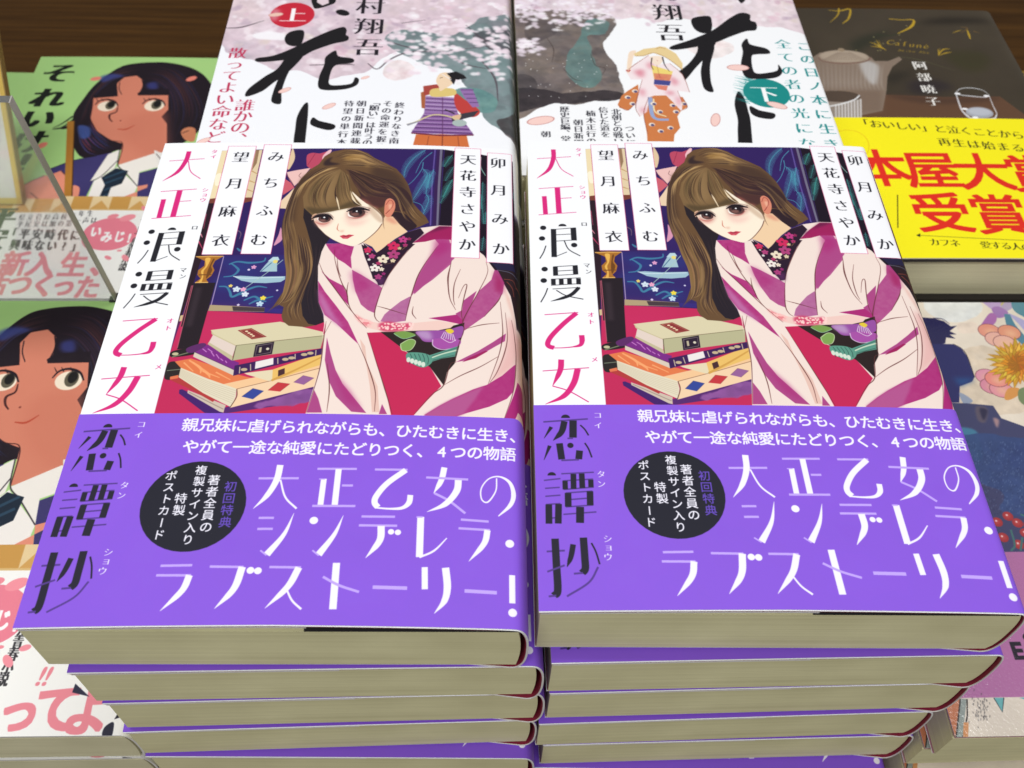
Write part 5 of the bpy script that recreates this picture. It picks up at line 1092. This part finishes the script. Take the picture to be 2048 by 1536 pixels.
def plain_book(mat, sheet_w, W, H, T, group, inner, pages=cream2, obi=None, obi_h=0, obi_w=1, **kw):
    def b(loc, rz, lab, top):
        k = dict(W=W, H=H, T=T, block=T - .40, jacket=mat, sheet_w=sheet_w, obi=obi, obi_h=obi_h, obi_sheet_w=obi_w, inner=inner, paper=paper, pages=pages, arch=.05 if top else .02)
        k.update(kw)
        return make_book('novel' if not kw.get('overhang') else 'hardcover_book', lab, 'book', group, loc, rz, **k)
    return b
def jitter(x, y, n, s=.12, r=.008, seed=1):
    g = random.Random(seed); out = [(x, y, 0.0)]
    for _ in range(n - 1): out.append((x + g.uniform(-s, s), y + g.uniform(-s * .3, s), g.uniform(-r, r)))
    return out
# two-volume novel with the brushed title, behind the main stacks
stack('', '', '', plain_book(m_n1, N1.wc, 12.85, 18.8, 2.5, 'volumes of the cherry-blossom novel', warm_white), dict(label='cherry-blossom novel with red seal and armoured figure, topmost book behind the left stack'), jitter(-12.7, 19.2, 8, seed=3), -2.0, 2.575, 'in the stack with the red-sealed blossom cover', '')
stack('', '', '', plain_book(m_n2, N2.wc, 13.4, 18.8, 2.5, 'volumes of the cherry-blossom novel', warm_white, r=.28), dict(label='blossom novel with teal seal and straw-hatted woman, topmost book behind the right stack'), jitter(.25, 19.2, 8, seed=4), -2.0, 2.575, 'in the stack with the teal-sealed blossom cover', '')
# green school novel
gb = lambda: plain_book(m_g, G1.wc, 12.8, 18.8, 2.3, 'green novels with white bands', warm_white, obi=m_go, obi_h=G_OB, obi_w=G2.wc)
stack('', '', '', gb(), dict(label='green school-girl novel with white band, topmost book nearest the bottom left corner'), jitter(-25.42, -.28, 6, .05, .004, 7), -8.5, 2.36, 'in the near stack of green novels', '')
stack('', '', '', gb(), dict(label='green school-girl novel with white band lying behind the acrylic plate, topmost book'), jitter(-26.75, 20.95, 5, .15, .006, 8), -11.1, 2.31, 'in the stack of green novels behind the acrylic plate', '')
stack('', '', '', gb(), dict(label='green novel with rounded spine at the far left edge, topmost of its stack'), jitter(-40.2, 22.2, 4, .15, .006, 9), -13.0, 2.41, 'in the stack of green novels at the far left edge', '')
# dark hardcover with the yellow band
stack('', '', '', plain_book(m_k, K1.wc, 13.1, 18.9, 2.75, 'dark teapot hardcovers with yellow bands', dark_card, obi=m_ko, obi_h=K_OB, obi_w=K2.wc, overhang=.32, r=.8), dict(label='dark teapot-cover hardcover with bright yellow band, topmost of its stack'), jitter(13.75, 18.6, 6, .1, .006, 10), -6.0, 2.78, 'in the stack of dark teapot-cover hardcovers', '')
# flower novel, embossed cover
stack('', '', '', plain_book(m_f, FL.wc, 12.9, 18.9, 2.0, 'flower-cover books', pink_card, pages=cream), dict(label='glossy flower-cover book with mauve strip, topmost of the right front stack'), [(13.95, -.8, 0), (13.78, -.5, .012), (13.8, -.62, -.005), (13.75, -.7, .004), (13.8, -.6, 0), (13.85, -.6, .003), (13.8, -.65, 0)], -8.2, 2.06, 'in the stack of glossy flower-cover books', '')

# dark book at the right edge
stack('', '', '', plain_book(m_k, K1.wc, 13.0, 18.9, 2.2, 'dark books at the right edge', dark_card), dict(label='dark book half hidden at the right edge behind the yellow-banded hardcover'), jitter(30.6, 27.0, 3, .1, .004, 12), -15.5, 2.4, 'in the low dark stack at the right edge', '')

# ------------------------------------------------------------------ acrylic plate standing on the green stack
def acrylic():
    m, nt, b = principled('clear_acrylic')
    b.inputs['Base Color'].default_value = (.97, .98, .98, 1); b.inputs['Roughness'].default_value = .03; b.inputs['IOR'].default_value = 1.49
    b.inputs['Transmission Weight'].default_value = 1.0
    d = nt.nodes.new('ShaderNodeBsdfDiffuse'); d.inputs[0].default_value = (.85, .86, .84, 1)
    mx = nt.nodes.new('ShaderNodeMixShader'); mx.inputs[0].default_value = .10
    nt.links.new(b.outputs[0], mx.inputs[1]); nt.links.new(d.outputs[0], mx.inputs[2]); nt.links.new(mx.outputs[0], nt.nodes['Material Output'].inputs['Surface'])
    return m
ap = empty('acrylic_plate', (-17.1, 18.3, -8.45), 0, 'clear acrylic plate with grey edge standing on the near green stack', 'display plate')
ap.rotation_euler = (math.radians(6.5), 0, 0)
v, f = box_geo(-16.0, -.03, 0, .32, 0, 11.3)
mesh_obj('clear_sheet', v, f, acrylic(), ap)
v, f = box_geo(-.028, .02, -.01, .33, 0, 11.3)
mesh_obj('edge_strip', v, f, plain('frosted_edge', (.42, .40, .37), .35, .5), ap)
v, f = box_geo(-.25, .3, -.05, .4, -.03, .05)
mesh_obj('foot', v, f, plain('black_rubber', (.015, .015, .017), .6), ap)

# ------------------------------------------------------------------ signature board with gilt edge leaning on the far green stack
sb = empty('signature_board', (-24.28, 27.3, -10.95), 0, 'white signature board with gilt edge leaning at the left edge', 'signature board')
sb.rotation_euler = (math.radians(-31.0), 0, 0)
gilt = plain('gilt_edge', (.68, .47, .10), .35, .6)
brown_edge = plain('brown_board_edge', (.30, .19, .06), .5, .4)
v, f = box_geo(-13.6, -.3, 0, .3, .3, 11.8); mesh_obj('card', v, f, plain('board_white', (.74, .73, .68), .7), sb)
for bx in ((-.298, -.06, -.02, .3, 0, 12.1), (-13.9, -.302, -.02, .3, 0, .298), (-13.9, -13.602, -.02, .3, .3, 12.1), (-13.6, -.302, -.02, .3, 11.802, 12.1)):
    v, f = box_geo(*bx); mesh_obj('gilt_border', v, f, gilt, sb)
v, f = box_geo(-.058, .0, -.03, .42, -.01, 12.1); mesh_obj('side_edge', v, f, brown_edge, sb)
v, f = box_geo(-9.0, -5.0, .22, .34, .3, 7.5)
st = mesh_obj('easel_leg', v, f, tan, sb); st.rotation_euler = (math.radians(62), 0, 0); st.location = (0, .2 * CM, 6.0 * CM)

bpy.data.objects.remove(_font_obj)
